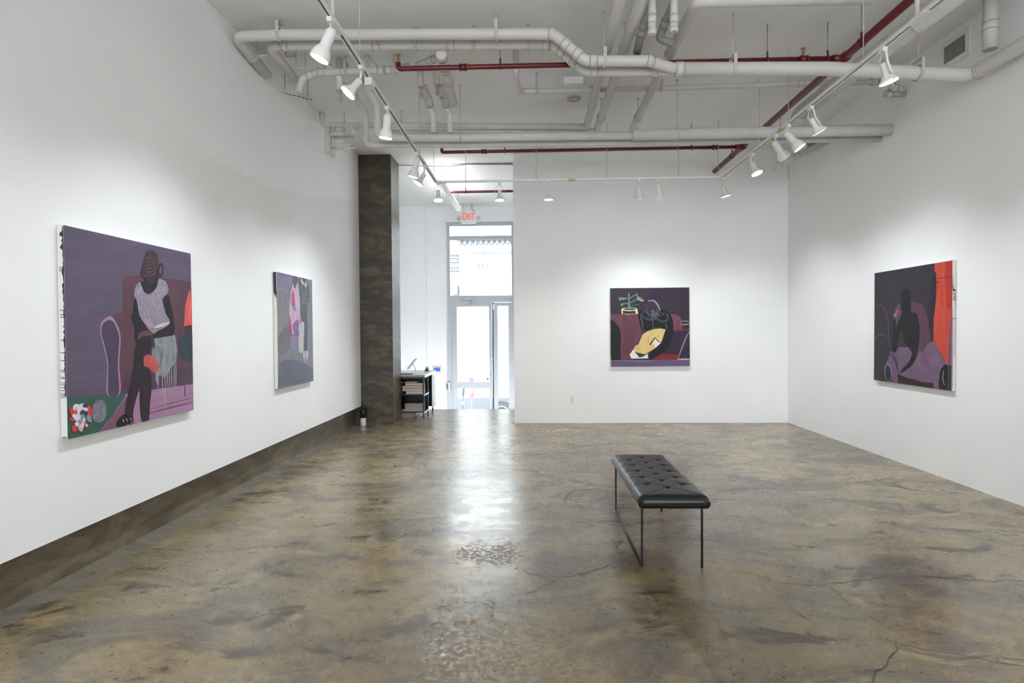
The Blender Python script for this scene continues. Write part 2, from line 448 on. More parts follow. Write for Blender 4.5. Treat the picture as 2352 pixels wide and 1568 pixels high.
class Canvas:
    """painted layers, each a hair in front of the last, on one canvas face"""
    def __init__(self, off, scale, plane, val, out):
        self.off, self.scale, self.plane, self.val = off, scale, plane, val
        self.out = Vector(out); self.mb = MB(); self.mats = []; self.d = .0004; self.lim = None
    def w(self, p):
        q = at(self.off[0]+p[0]/self.scale, self.off[1]+p[1]/self.scale, **{self.plane: self.val})
        if self.lim:
            k = 1 if self.plane == 'X' else 0
            q[k] = min(max(q[k], self.lim[0]), self.lim[1]); q.z = min(max(q.z, self.lim[2]), self.lim[3])
        return q
    def mi(self, mat):
        if mat not in self.mats: self.mats.append(mat)
        return self.mats.index(mat)
    def poly(self, pts, mat, smooth=True, n=6):
        P = [self.w(p) for p in (cm(pts, True, n) if smooth else pts)]
        self.d += .00003
        a = self.out*self.d
        c = len(P)
        area = sum((P[i]-P[0]).cross(P[(i+1) % c]-P[0]).dot(self.out) for i in range(c))
        idx = tuple(range(c)) if area > 0 else tuple(reversed(range(c)))
        self.mb.add([p+a for p in P], [idx], self.mi(mat))
    def line(self, pts, w, mat, n=6, taper=True):
        q = cm(pts, False, n); L, R = [], []
        for i, p in enumerate(q):
            d = q[min(i+1, len(q)-1)]-q[max(i-1, 0)]
            d = d/(np.linalg.norm(d)+1e-9); s = np.array([-d[1], d[0]])
            ww = w*(.45+.55*math.sin(PI*(i+.6)/(len(q)+.2))) if taper else w
            L.append(p+s*ww/2); R.append(p-s*ww/2)
        P = [self.w(p) for p in L+R]; k = len(L)
        self.d += .00003; a = self.out*self.d
        nrm = (P[1]-P[0]).cross(P[k]-P[0]).dot(self.out)
        fs = [(i, i+1, k+i+1, k+i) if nrm < 0 else (k+i, k+i+1, i+1, i) for i in range(k-1)]
        self.mb.add([p+a for p in P], fs, self.mi(mat))
    def ell(self, cx, cy, rx, ry, mat, rot=0, wob=0, n=20):
        pts = []
        for i in range(n):
            a = 2*PI*i/n; k = 1+random.uniform(-wob, wob)
            x, y = rx*k*math.cos(a), ry*k*math.sin(a)
            pts.append((cx+x*math.cos(rot)-y*math.sin(rot), cy+x*math.sin(rot)+y*math.cos(rot)))
        self.poly(pts, mat, False)
RAW = plain('raw_canvas', (214, 211, 205), .8, var=.04, scale=30)

# --- painting on the left wall, near: seated woman on a maroon sofa
PX = -2.7564
p = thing('painting', (PX-.02, 3.94, .881), 'large square painting of a seated woman in a white top on a maroon sofa', 'painting')
MB().box((XL+.004, 3.307, .881), (PX, 4.577, 2.151)).build('canvas', RAW, p)
c = Canvas((100, 490), 2.75, 'X', PX, (1, 0, 0)); c.lim = (3.307, 4.577, .881, 2.151)
bg = paint((92, 83, 102), .14, 5, (1, .5, 2))
maroon = paint((92, 62, 76), .16, 6, (1, 2, .6)); maroon2 = paint((78, 58, 74), .15, 6)
skin = paint((34, 33, 41), .2, 6); legc = paint((44, 34, 42), .25, 6, (1, 3, .6)); pinkf = paint((158, 120, 150), .14, 6, (1, .4, 3))
c.poly([(125, 73), (928, 250), (950, 1240), (150, 1427)], bg, False)
c.poly([(495, 700), (500, 420), (520, 396), (570, 392), (700, 402), (800, 414), (900, 425), (930, 432), (946, 970), (720, 995), (488, 1003)], maroon, False)
c.poly([(860, 470), (900, 440), (931, 452), (941, 780), (850, 860)], paint((84, 56, 70), .12, 6), True)
c.poly([(488, 1003), (946, 962), (948, 1080), (600, 1127), (478, 1142)], maroon2, False)
c.poly([(470, 1148), (600, 1125), (948, 1076), (950, 1240), (356, 1383), (520, 1158)], pinkf, False)
c.poly([(525, 1158), (600, 1128), (560, 1250), (470, 1350), (360, 1381)], paint((118, 78, 100), .16, 8), False)
c.line([(610, 1275), (740, 1242), (860, 1212), (948, 1190)], 12, paint((120, 76, 102), .2, 8))
c.line([(640, 1245), (780, 1205), (948, 1160)], 9, paint((136, 92, 120), .2, 8))
c.line([(890, 1085), (893, 1130), (893, 1158)], 8, paint((92, 56, 70), .1, 8))
c.poly([(148, 1169), (528, 1132), (440, 1270), (352, 1383), (150, 1426)], paint((54, 88, 78), .16, 6), False)
# sofa arm
c.poly([(430, 652), (500, 628), (560, 608), (600, 700), (590, 880), (520, 1000), (478, 1142), (470, 950), (478, 800)], maroon, True)
armline = paint((158, 124, 152), .15, 10)
c.poly([(357, 720), (368, 685), (392, 660), (425, 650), (458, 690), (486, 780), (478, 950), (484, 1133), (400, 1140), (402, 960), (378, 840), (360, 770)], armline, True)
c.poly([(366, 722), (378, 695), (402, 676), (430, 676), (456, 712), (477, 790), (468, 950), (474, 1134), (410, 1139), (408, 955), (386, 835), (368, 770)], paint((74, 63, 84), .12, 6, (1, 2, .6)), True)
# figure behind the sofa edge at the right
redp = paint((206, 88, 84), .14, 8)
c.poly([(888, 708), (893, 600), (905, 530), (918, 492), (932, 484), (940, 768), (905, 762)], redp, False)
c.line([(932, 560), (922, 640), (932, 700)], 5, paint((230, 120, 110), .1, 8))
c.poly([(890, 712), (935, 702), (940, 766), (888, 762)], paint((66, 42, 48), .1, 8), False)
c.poly([(848, 840), (862, 785), (900, 764), (940, 762), (943, 925), (905, 930), (865, 912)], paint((50, 58, 72), .2, 9), True)
# woman
c.poly([(585, 520), (570, 560), (560, 640), (546, 648), (572, 720), (572, 790), (596, 820), (660, 760), (640, 700), (604, 640), (590, 560)], skin, True)
c.poly([(752, 540), (782, 506), (806, 580), (826, 680), (826, 740), (812, 770), (745, 782), (690, 786), (640, 768), (700, 744), (770, 712), (796, 694), (770, 630)], skin, True)
c.poly([(690, 792), (830, 768), (843, 860), (838, 930), (795, 990), (765, 1044), (745, 1020), (722, 1030), (700, 990), (684, 900)], paint((150, 152, 156), .16, 14, (1, 2, .7), (112, 114, 122)), False)
drip = paint((166, 160, 172), .1, 10)
for x, y0, y1 in [(708, 1000, 1062), (722, 1010, 1110), (748, 1020, 1150), (765, 1030, 1240), (778, 990, 1096), (792, 970, 1105), (806, 980, 1090), (822, 940, 1100), (834, 930, 1098), (715, 1000, 1085)]:
    c.line([(x, y0), (x+2, (y0+y1)/2), (x+1, y1)], 5, drip, 3)
c.line([(700, 840), (735, 880), (740, 940), (722, 975)], 7, paint((96, 98, 104), .1, 8))
c.line([(712, 830), (748, 870), (752, 910)], 6, paint((98, 100, 106), .1, 8))
# legs
c.poly([(600, 782), (650, 752), (684, 764), (686, 800), (668, 900), (636, 1000), (600, 1110), (566, 1250), (566, 1318), (540, 1338), (512, 1280), (520, 1190), (545, 1080), (566, 960), (578, 850)], legc, True)
c.poly([(634, 905), (670, 892), (712, 930), (726, 972), (700, 1006), (660, 972), (636, 970)], paint((178, 84, 78), .2, 10), True)
c.poly([(648, 966), (672, 1000), (682, 1090), (672, 1200), (662, 1310), (622, 1318), (606, 1200), (610, 1060), (628, 985)], legc, True)
c.poly([(478, 1290), (505, 1270), (540, 1268), (566, 1300), (560, 1332), (520, 1338), (470, 1350), (458, 1325)], paint((28, 22, 26), .3, 20), True)
for x, y in [(498, 1300), (520, 1295), (545, 1290), (552, 1318), (530, 1330)]:
    c.line([(x, y), (x+5, y+8), (x+8, y+18)], 5, paint((190, 180, 186), .1, 10), 3)
# hands
c.poly([(600, 760), (640, 738), (672, 744), (690, 762), (668, 772), (620, 778), (596, 800)], paint((96, 70, 68), .25, 16), True)
c.poly([(672, 770), (695, 790), (702, 835), (692, 852), (678, 810)], paint((58, 54, 62), .2, 16), True)
# top
c.poly([(612, 436), (590, 446), (574, 480), (572, 520), (590, 560), (604, 640), (640, 700), (690, 756), (720, 742), (796, 694), (770, 630), (752, 560), (756, 530), (784, 506), (786, 470), (770, 430), (735, 414), (712, 418), (706, 470), (668, 508), (630, 490)], paint((158, 148, 164), .1, 22, (1, 1.6, .8), (120, 112, 128)), True)
c.ell(664, 690, 40, 14, paint((170, 138, 160), .12, 10), .8, .1)
c.ell(745, 705, 48, 10, paint((196, 190, 194), .1, 10), -.35, .1)
for r in range(9):
    for k in range(8):
        x, y = 592+k*25+(r % 2)*12.5, 478+r*26
        lo_, hi_ = 584+max(0, (y-520)*.42), (778 if y < 500 else 756+max(0, (y-560)*.22))
        if lo_+10 < x < hi_-10 and y < 730-abs(x-690)*.35 and not (618 < x < 712 and y < 505):
            c.line([(x-10, y), (x, y-12), (x+10, y), (x, y+12), (x-10, y)], 2.6, paint((190, 182, 194), .06, 10), 1, False)
            c.line([(x-4, y), (x, y-5), (x+4, y), (x, y+5), (x-4, y)], 2.2, paint((106, 100, 114), .06, 10), 1, False)
# neck, head, bun
c.poly([(640, 400), (715, 400), (716, 440), (706, 475), (668, 504), (632, 486), (614, 436), (636, 430)], skin, True)
c.ell(735, 358, 20, 46, paint((48, 45, 53), .15, 10), .1, .04)
c.ell(736, 360, 9, 28, paint((92, 84, 98), .1, 10), .1, .04)
c.poly([(664, 238), (690, 238), (714, 258), (722, 300), (716, 350), (722, 385), (706, 400), (688, 440), (656, 436), (646, 408), (620, 398), (612, 372), (622, 330), (636, 280), (648, 248)], paint((78, 62, 64), .3, 26, (1, 2, 1), (46, 38, 42)), True)
for r in range(6):
    c.line([(634+r*3, 300+r*18), (660, 275+r*24), (704, 305+r*14)], 2.5, paint((122, 100, 100), .1, 20), 3)
# ball and flowers
c.poly([(302, 1240), (315, 1200), (345, 1177), (378, 1186), (392, 1225), (390, 1275), (370, 1310), (335, 1322), (308, 1300)], paint((138, 136, 148), .15, 16, (1, 1, 1), (96, 96, 110)), True)
fw, fr, fg, fp, fd = paint((206, 204, 212), .1, 20), paint((196, 62, 56), .15, 20), paint((136, 142, 156), .15, 20), paint((206, 160, 176), .12, 20), paint((56, 60, 74), .15, 20)
for x, y, rx, ry, m_ in [(175, 1250, 15, 34, fr), (205, 1225, 26, 26, fw), (240, 1222, 24, 22, fw), (256, 1214, 14, 14, fd), (286, 1240, 16, 28, fr), (200, 1255, 12, 20, fr), (228, 1252, 22, 20, fw), (250, 1262, 24, 22, fd), (212, 1292, 24, 26, fw), (248, 1300, 18, 32, fg), (176, 1300, 14, 16, fr), (284, 1292, 16, 28, fg), (228, 1345, 17, 32, fp), (192, 1358, 18, 22, fr), (267, 1340, 13, 18, fr), (240, 1330, 14, 20, fw), (222, 1318, 16, 16, fg), (262, 1236, 14, 12, fw), (188, 1278, 12, 14, fw), (292, 1270, 9, 14, fr), (268, 1338, 6, 8, fw), (250, 1302, 8, 12, fw), (196, 1235, 8, 10, fp), (205, 1330, 14, 14, fw)]:
    c.ell(x, y, rx, ry, m_, random.uniform(-.4, .4), .16, 14)
c.mb.build('painted_image', c.mats, p)
# paint runs over the near edge of the canvas
def edge_runs(parent, off, scale, Y, shapes, facing):
    e = Canvas(off, scale, 'Y', Y, (0, facing, 0))
    for pts, mat in shapes: e.poly(pts, mat, False)
    e.mb.build('edge_drips', e.mats, parent)
dk = paint((52, 42, 58), .2, 12); mv = paint((120, 92, 112), .15, 12)
sh = []
edge = [(122, 76)]
random.seed(3)
yy = 90
while yy < 1150:
    edge.append((122-random.choice([3, 5, 8, 12, 22 if yy < 260 else 6])+(yy-90)*.02, yy)); yy += random.uniform(8, 26)
edge += [(132+10, 1160), (147, 1160)]
edge.append((147, 1160))
sh.append((edge+[(146, 1155), (124, 80)], dk))
for y_ in (340, 352, 362, 612, 640, 655, 800, 880, 930):
    sh.append(([(94+(y_-90)*.017, y_-2), (128+(y_-90)*.018, y_-3), (128+(y_-90)*.018, y_+3), (94+(y_-90)*.017, y_+2)], dk))
for y_ in (990, 1000, 1035, 1042, 1070, 1082, 1100, 1118, 1140, 1150, 1160):
    sh.append(([(106+(y_-990)*.02, y_-2), (140, y_-3), (140, y_+3), (106+(y_-990)*.02, y_+2)], mv))
for y_ in (1412, 1420): sh.append(([(119, y_-2), (147, y_-3), (147, y_+2), (119, y_+3)], paint((54, 88, 78), .16, 6)))
edge_runs(p, (100, 490), 2.75, 3.307, sh, -1)

# --- painting on the left wall, far: two standing children
y0, y1, z0, z1 = 6.146, 7.150, .897, 2.167
p = thing('painting', (PX-.02, (y0+y1)/2, z0), 'upright grey painting of two headless standing figures, one in a pink dress', 'painting')
MB().box((XL+.004, y0, z0), (PX, y1, z1)).build('canvas', RAW, p)
c = Canvas((600, 600), 4.75, 'X', PX, (1, 0, 0)); c.lim = (y0, y1, z0, z1)
c.poly([(165, 113), (553, 205), (570, 1305), (190, 1390)], paint((112, 112, 118), .12, 4, (1, 1, .6), (126, 126, 128)), False)
c.poly([(165, 113), (553, 205), (556, 395), (520, 390), (400, 335), (300, 325), (230, 300), (170, 300)], paint((118, 112, 138), .12, 5, (1, .5, 2)), False)
c.poly([(165, 113), (340, 155), (300, 170), (168, 150)], paint((106, 102, 130), .1, 5), False)
c.poly([(188, 1120), (240, 1080), (300, 1066), (420, 1090), (500, 1130), (567, 1160), (569, 1303), (190, 1389)], paint((98, 100, 114), .14, 4, (1, .5, 1)), False)
c.poly([(186, 820), (300, 700), (320, 900), (260, 1000), (190, 1010)], paint((106, 107, 110), .12, 4), True)
c.line([(260, 340), (258, 560), (262, 830)], 3, paint((82, 82, 86), .1, 8)); c.line([(172, 300), (230, 302), (300, 330)], 4, paint((150, 150, 160), .1, 8))
skg = paint((82, 80, 84), .12, 10)
c.poly([(342, 160), (390, 170), (390, 240), (372, 285), (355, 290), (340, 230)], skg, True)
c.poly([(312, 330), (325, 270), (345, 245), (352, 400), (390, 500), (378, 540), (352, 520), (316, 430)], paint((104, 102, 104), .12, 10), True)
c.poly([(346, 240), (360, 295), (375, 290), (392, 230), (412, 262), (424, 600), (412, 740), (385, 812), (362, 800), (340, 797), (303, 815), (305, 560), (318, 340)], paint((170, 128, 158), .18, 12, (1, 3, .5), (196, 178, 204)), False)
c.poly([(305, 560), (330, 700), (340, 797), (303, 815)], paint((148, 74, 102), .2, 12), False)
c.poly([(330, 380), (352, 320), (368, 480), (350, 500)], paint((180, 70, 100), .25, 20), True)
c.poly([(345, 690), (405, 640), (400, 790), (360, 800)], paint((120, 92, 140), .2, 14, (1, 3, .5)), True)
c.poly([(318, 345), (330, 430), (372, 510), (376, 545), (352, 520), (320, 440)], paint((112, 112, 112), .1, 10), True)
c.line([(303, 815), (340, 797), (372, 815), (412, 740)], 5, paint((60, 58, 64), .1, 8))
c.poly([(402, 200), (430, 190), (500, 240), (524, 300), (526, 430), (505, 470), (500, 545), (428, 560), (428, 480), (408, 300)], paint((74, 76, 78), .2, 22, (1, 1, 1), (98, 100, 100)), True)
for k in range(22):
    x, y = random.uniform(440, 505), random.uniform(290, 470)
    c.line([(x, y), (x+6, y+5), (x+12, y+2)], 4, paint((136, 138, 140), .1, 10), 2)
c.poly([(445, 180), (488, 190), (484, 215), (466, 245), (448, 220)], skg, True)
c.poly([(430, 190), (445, 200), (468, 244), (452, 262), (432, 225)], paint((178, 178, 182), .06, 10), False)
c.poly([(486, 228), (468, 244), (482, 290), (500, 268)], paint((178, 178, 182), .06, 10), False)
c.poly([(428, 560), (500, 545), (505, 740), (502, 970), (468, 980), (466, 760), (440, 660)], paint((78, 82, 86), .2, 10, (1, 2, .5), (70, 82, 100)), False)
c.poly([(430, 608), (442, 640), (440, 662), (424, 660)], paint((220, 70, 84), .1, 10), False)
wl = paint((186, 192, 194), .1, 26, (1, 1, 1), (150, 158, 160))
c.poly([(420, 690), (440, 660), (465, 670), (468, 760), (462, 850), (458, 960), (438, 1003), (412, 975), (406, 870), (412, 780), (406, 740)], wl, True)
for x, y in [(415, 820), (425, 790), (450, 690), (418, 840), (445, 840), (430, 850)]: c.ell(x, y, 7, 18, paint((206, 150, 176), .12, 18), .2, .1, 10)
c.poly([(310, 900), (322, 830), (350, 806), (384, 830), (386, 900), (372, 965), (345, 972), (320, 940)], paint((128, 118, 150), .12, 12), True)
c.poly([(456, 985), (472, 978), (476, 1050), (458, 1050)], paint((186, 168, 190), .08, 10), True)
c.poly([(484, 980), (506, 980), (510, 1040), (500, 1070), (486, 1062)], paint((186, 168, 190), .08, 10), True)
for x in (468, 491):
    c.ell(x, 1088, 12, 34, paint((54, 54, 60), .1, 10)); c.ell(x, 1085, 9, 30, paint((176, 178, 182), .08, 10)); c.line([(x-9, 1095), (x, 1085), (x+9, 1098)], 5, paint((60, 60, 66), .1, 10))
c.mb.build('painted_image', c.mats, p)
edge_runs(p, (600, 600), 4.75, y0, [([(130, 118), (162, 114), (168, 340), (165, 380), (158, 405), (154, 350), (147, 395), (144, 340), (139, 378), (135, 320)], dk),
    ([(166, 330), (170, 330), (190, 1388), (184, 1388), (181, 1000), (176, 800), (174, 600)], dk)], -1)

# --- painting on the back wall
PY = 9.346
x0, zb = 1.275, .919
p = thing('painting', (x0+.635, PY+.02, zb), 'square painting of a black clad figure in yellow trousers beside a potted plant', 'painting')
MB().box((x0, PY, zb), (x0+1.27, YB-.003, zb+1.27)).build('canvas', RAW, p)
c = Canvas((1380, 640), 6.817, 'Y', PY, (0, -1, 0)); c.lim = (x0, x0+1.27, zb, zb+1.27)
pur = paint((54, 44, 58), .14, 4); mar = paint((106, 62, 76), .16, 5, (2.4, 1, .5)); blk = paint((20, 21, 25), .3, 8)
c.poly([(145, 148), (1383, 131), (1397, 1367), (160, 1383)], pur, False)
c.poly([(1100, 800), (1388, 810), (1392, 1260), (860, 1268), (1000, 1100)], paint((52, 38, 60), .12, 5, (1, 1, 3)), False)
c.poly([(800, 1270), (940, 1172), (1100, 1178), (1216, 1184), (1198, 1272)], paint((128, 34, 36), .2, 6, (1, 1, 3)), False)
c.poly([(152, 553), (400, 556), (600, 556), (650, 900), (560, 1030), (470, 1190), (470, 1268), (300, 1268), (312, 900), (250, 720), (155, 640)], mar, False)
c.poly([(330, 620), (420, 600), (520, 800), (520, 1000), (430, 1150), (340, 1200)], paint((100, 60, 72), .16, 5, (2.4, 1, .5)), True)
c.poly([(156, 644), (230, 690), (290, 770), (314, 870), (308, 1060), (300, 1272), (160, 1276), (154, 800)], blk, True)
c.line([(165, 765), (205, 740), (250, 722)], 5, paint((64, 64, 72), .1, 8))
c.poly([(160, 1278), (1395, 1262), (1397, 1367), (160, 1383)], paint((102, 86, 122), .12, 5, (1, 1, 4)), False)
c.poly([(1096, 566), (1160, 556), (1220, 580), (1258, 630), (1268, 700), (1268, 795), (1136, 800), (1120, 680)], paint((116, 68, 80), .14, 6, (2.4, 1, .5)), True)
c.poly([(1136, 800), (1388, 782), (1388, 808), (1280, 812), (1150, 818)], paint((128, 42, 46), .14, 6), False)
pl = paint((196, 168, 188), .12, 12)
for q, w_ in [([(1266, 664), (1320, 660), (1360, 664), (1386, 672)], 9), ([(1266, 720), (1320, 715), (1386, 710)], 12), ([(1262, 664), (1266, 700), (1266, 720)], 5)]: c.line(q, w_, pl)
c.line([(1385, 825), (1330, 930), (1270, 1080), (1205, 1262)], 20, paint((150, 128, 152), .2, 20)); c.line([(1200, 1265), (1290, 1258), (1392, 1258)], 24, pl)
# plant
gn = paint((92, 138, 128), .18, 20); gl = paint((150, 184, 160), .1, 20); yl = paint((228, 208, 150), .06, 12)
c.poly([(424, 235), (440, 214), (450, 240), (448, 330), (456, 400), (466, 480), (436, 482), (434, 400), (430, 310)], gn, False)
for q, w_ in [([(430, 320), (390, 302), (350, 300), (300, 300)], 16), ([(450, 312), (490, 280), (530, 262), (572, 244)], 15), ([(456, 376), (510, 350), (560, 328), (600, 320)], 15), ([(432, 388), (390, 388), (345, 392)], 14), ([(460, 440), (510, 418), (560, 408), (604, 402)], 6)]: c.line(q, w_, gn, taper=False)
c.poly([(282, 296), (320, 290), (380, 300), (375, 325), (345, 334), (330, 318), (310, 340), (284, 334)], gn, True)
c.poly([(548, 236), (575, 232), (578, 262), (555, 268)], gn, True); c.poly([(310, 392), (345, 384), (352, 410), (326, 430), (312, 420)], gn, True)
c.poly([(565, 282), (600, 282), (650, 318), (668, 350), (620, 345), (585, 320)], yl, True); c.poly([(570, 280), (600, 284), (645, 316), (655, 340), (620, 336), (590, 312)], gn, True)
c.poly([(322, 468), (360, 455), (440, 452), (540, 455), (572, 470), (586, 550), (548, 552), (540, 500), (440, 508), (344, 498), (348, 552), (324, 553)], yl, False)
c.ell(450, 474, 98, 18, paint((60, 58, 62), .1, 10)); c.line([(360, 466), (450, 458), (540, 464)], 9, gl); c.line([(335, 548), (450, 552), (580, 546)], 9, gl)
c.poly([(424, 400), (458, 400), (468, 480), (434, 482)], gn, False)
c.line([(360, 552), (410, 560), (456, 572)], 5, paint((160, 158, 170), .1, 10))
# person
c.poly([(584, 560), (610, 505), (680, 490), (740, 505), (820, 545), (900, 520), (960, 484), (1030, 510), (1100, 580), (1134, 700), (1130, 850), (1090, 1000), (1030, 1110), (900, 1200), (800, 1262), (755, 1250), (734, 1190), (860, 1080), (950, 1000), (1000, 800), (850, 790), (660, 870), (640, 820), (610, 700)], blk, True)
hl = paint((70, 68, 84), .2, 12); hl2 = paint((150, 146, 164), .12, 12)
for q, w_ in [([(640, 540), (660, 590), (760, 640), (860, 625), (960, 668), (1030, 650), (1050, 590), (1020, 540)], 34), ([(720, 520), (770, 580), (850, 600), (920, 540)], 44), ([(640, 530), (690, 510), (730, 540)], 30), ([(820, 640), (815, 700), (820, 780)], 18), ([(680, 780), (660, 840), (760, 810), (860, 775), (950, 770)], 26)]: c.line(q, w_, hl)
for q, w_ in [([(625, 550), (632, 620), (650, 690), (654, 800)], 14), ([(920, 520), (960, 535), (990, 552), (940, 575), (890, 588)], 8), ([(1015, 700), (1030, 750), (1050, 778)], 12)]: c.line(q, w_, paint((104, 102, 120), .15, 12))
c.ell(826, 420, 98, 84, paint((58, 44, 66), .14, 10), .15); c.ell(838, 290, 66, 62, paint((50, 38, 60), .1, 10))
for q, w_ in [([(736, 352), (790, 340), (840, 352), (890, 410), (920, 480), (912, 505)], 24), ([(716, 400), (712, 450), (735, 520), (770, 570)], 24), ([(790, 512), (815, 505), (832, 498)], 12), ([(870, 460), (885, 490), (915, 500)], 20)]: c.line(q, w_, hl2 if w_ > 20 and q[0][0] > 730 or w_ == 12 else hl)
c.poly([(780, 540), (830, 520), (900, 520), (880, 580), (830, 600), (790, 585)], paint((88, 86, 100), .2, 20), True)
yel = paint((222, 192, 128), .07, 6)
c.poly([(655, 870), (720, 830), (830, 790), (930, 778), (1015, 792), (985, 880), (962, 950), (945, 1000), (860, 1080), (700, 1182), (600, 1170), (500, 1120), (545, 1045), (590, 1025), (625, 940)], yel, False)
wh = paint((232, 230, 226), .04, 10)
c.poly([(450, 1190), (500, 1116), (600, 1175), (680, 1190), (746, 1178), (734, 1200), (746, 1245), (480, 1250)], wh, False)
c.poly([(525, 1140), (600, 1160), (700, 1185), (735, 1175), (650, 1225), (600, 1232), (575, 1195)], paint((62, 60, 58), .25, 20), False)
c.poly([(826, 950), (852, 920), (905, 980), (945, 1000), (855, 1078), (830, 1010), (800, 1020)], wh, False)
c.poly([(755, 1030), (845, 912), (860, 930), (830, 965), (780, 1040)], paint((70, 68, 66), .25, 20), False); c.line([(852, 920), (890, 970), (942, 1000)], 14, paint((80, 78, 76), .2, 20))
ln = paint((110, 92, 62), .1, 10)
for q in [[(742, 890), (744, 960), (742, 1030)], [(582, 1040), (584, 1100), (580, 1150)], [(892, 885), (888, 905), (884, 920)], [(615, 1118), (625, 1136)], [(776, 858), (795, 850), (790, 880), (776, 884)], [(820, 835), (830, 830)]]: c.line(q, 4, ln, 3)
c.line([(165, 1278), (400, 1282), (760, 1286), (850, 1280)], 10, paint((150, 140, 160), .2, 20))
c.mb.build('painted_image', c.mats, p)

# --- painting on the right wall
PR = 4.0793
y0, z0 = 5.721, .891
p = thing('painting', (PR+.02, y0+.635, z0), 'square near black painting of a dark figure in a purple armchair by an orange curtain', 'painting')
MB().box((PR, y0, z0), (XR-.004, y0+1.27, z0+1.27)).build('canvas', RAW, p)
c = Canvas((1980, 580), 4.48, 'X', PR, (-1, 0, 0)); c.lim = (y0, y0+1.27, z0, z0+1.27)
dk2 = paint((54, 48, 58), .12, 4); fig = paint((34, 33, 38), .2, 6); lil = paint((118, 92, 120), .14, 8, (1, 1, 1)); ora = paint((216, 92, 72), .16, 10, (1, 9, .4), (184, 56, 46))
c.poly([(130, 208), (932, 80), (922, 1422), (120, 1308)], dk2, False)
c.poly([(748, 110), (932, 80), (925, 1150), (880, 1165), (868, 1135), (795, 1008), (735, 920)], ora, False)
c.poly([(852, 95), (932, 82), (930, 560), (900, 600), (868, 560)], paint((176, 56, 46), .2, 10, (1, 9, .4)), False)
c.line([(752, 272), (830, 262), (900, 250), (946, 244)], 9, paint((110, 52, 58), .1, 8)); c.line([(755, 310), (798, 300)], 16, paint((128, 50, 56), .1, 8))
c.poly([(926, 540), (925, 1160), (878, 1165), (890, 920), (908, 700)], paint((128, 84, 110), .16, 10, (1, 6, .4)), False)
c.poly([(925, 1150), (922, 1420), (850, 1412), (870, 1180)], paint((64, 54, 70), .12, 6), False)
c.line([(690, 850), (715, 640), (738, 400), (746, 200)], 60, paint((46, 40, 56), .1, 6))
# chair back
c.poly([(360, 540), (395, 530), (410, 600), (400, 700), (352, 775), (345, 650), (335, 600)], paint((84, 76, 94), .12, 8), True)
c.poly([(505, 512), (570, 515), (625, 545), (660, 620), (690, 760), (705, 900), (690, 960), (630, 1015), (560, 1000), (520, 700)], paint((92, 64, 80), .16, 8, (1, 1, .6)), True)
# seat and arms
c.poly([(370, 975), (470, 970), (560, 1015), (625, 1015), (720, 1170), (742, 1342), (580, 1330), (400, 1260), (330, 1150)], lil, False)
c.poly([(300, 1010), (385, 985), (400, 1080), (370, 1340), (312, 1332), (306, 1200), (250, 1140)], paint((112, 88, 116), .15, 10), False)
c.poly([(636, 1040), (648, 980), (690, 930), (725, 916), (760, 950), (820, 1060), (872, 1140), (840, 1160), (800, 1240), (795, 1400), (738, 1392), (730, 1300), (690, 1170)], lil, True)
for k in range(6):
    c.line([(672+k*10, 1090+k*22), (740, 1050+k*20), (800+k*8, 1080+k*22)], 6, paint((140, 114, 142), .1, 10))
for k in range(5):
    c.line([(290+k*16, 1040+k*6), (330+k*9, 1090+k*20), (346+k*8, 1150+k*24)], 7, paint((60, 50, 64), .12, 10))
c.poly([(365, 1245), (440, 1290), (540, 1300), (610, 1330), (735, 1345), (735, 1395), (370, 1340)], paint((54, 36, 40), .14, 10), False)
c.ell(270, 1232, 38, 98, paint((104, 124, 142), .12, 10), -.08); c.ell(270, 1240, 28, 84, paint((46, 42, 52), .12, 10), -.08)
c.poly([(795, 1400), (800, 1250), (830, 1180), (870, 1160), (880, 1260), (860, 1408)], paint((34, 32, 38), .2, 10), True)
c.line([(842, 1210), (832, 1290), (850, 1365)], 8, paint((170, 168, 178), .12, 10))
# person
c.poly([(400, 420), (430, 382), (470, 380), (500, 420), (505, 560), (502, 610), (560, 625), (582, 690), (596, 830), (580, 980), (570, 1050), (520, 1150), (420, 1232), (393, 1222), (430, 1180), (490, 1110), (510, 1020), (440, 930), (410, 800), (360, 1000), (310, 1010), (330, 850), (370, 720), (410, 625), (400, 560)], fig, True)
c.poly([(400, 820), (420, 900), (460, 960), (380, 965), (362, 940)], paint((60, 56, 62), .12, 8), True)
c.poly([(330, 640), (352, 600), (372, 580), (378, 600), (360, 640), (340, 655)], paint((196, 92, 82), .15, 20), True)
for x, y in [(332, 645), (348, 655), (330, 680), (345, 685)]: c.ell(x, y, 8, 11, paint((168, 160, 172), .12, 20), 0, .1, 10); c.ell(x+1, y+2, 4, 6, fig, 0, .1, 8)
c.poly([(322, 690), (352, 690), (345, 800), (335, 880), (318, 880)], fig, True)
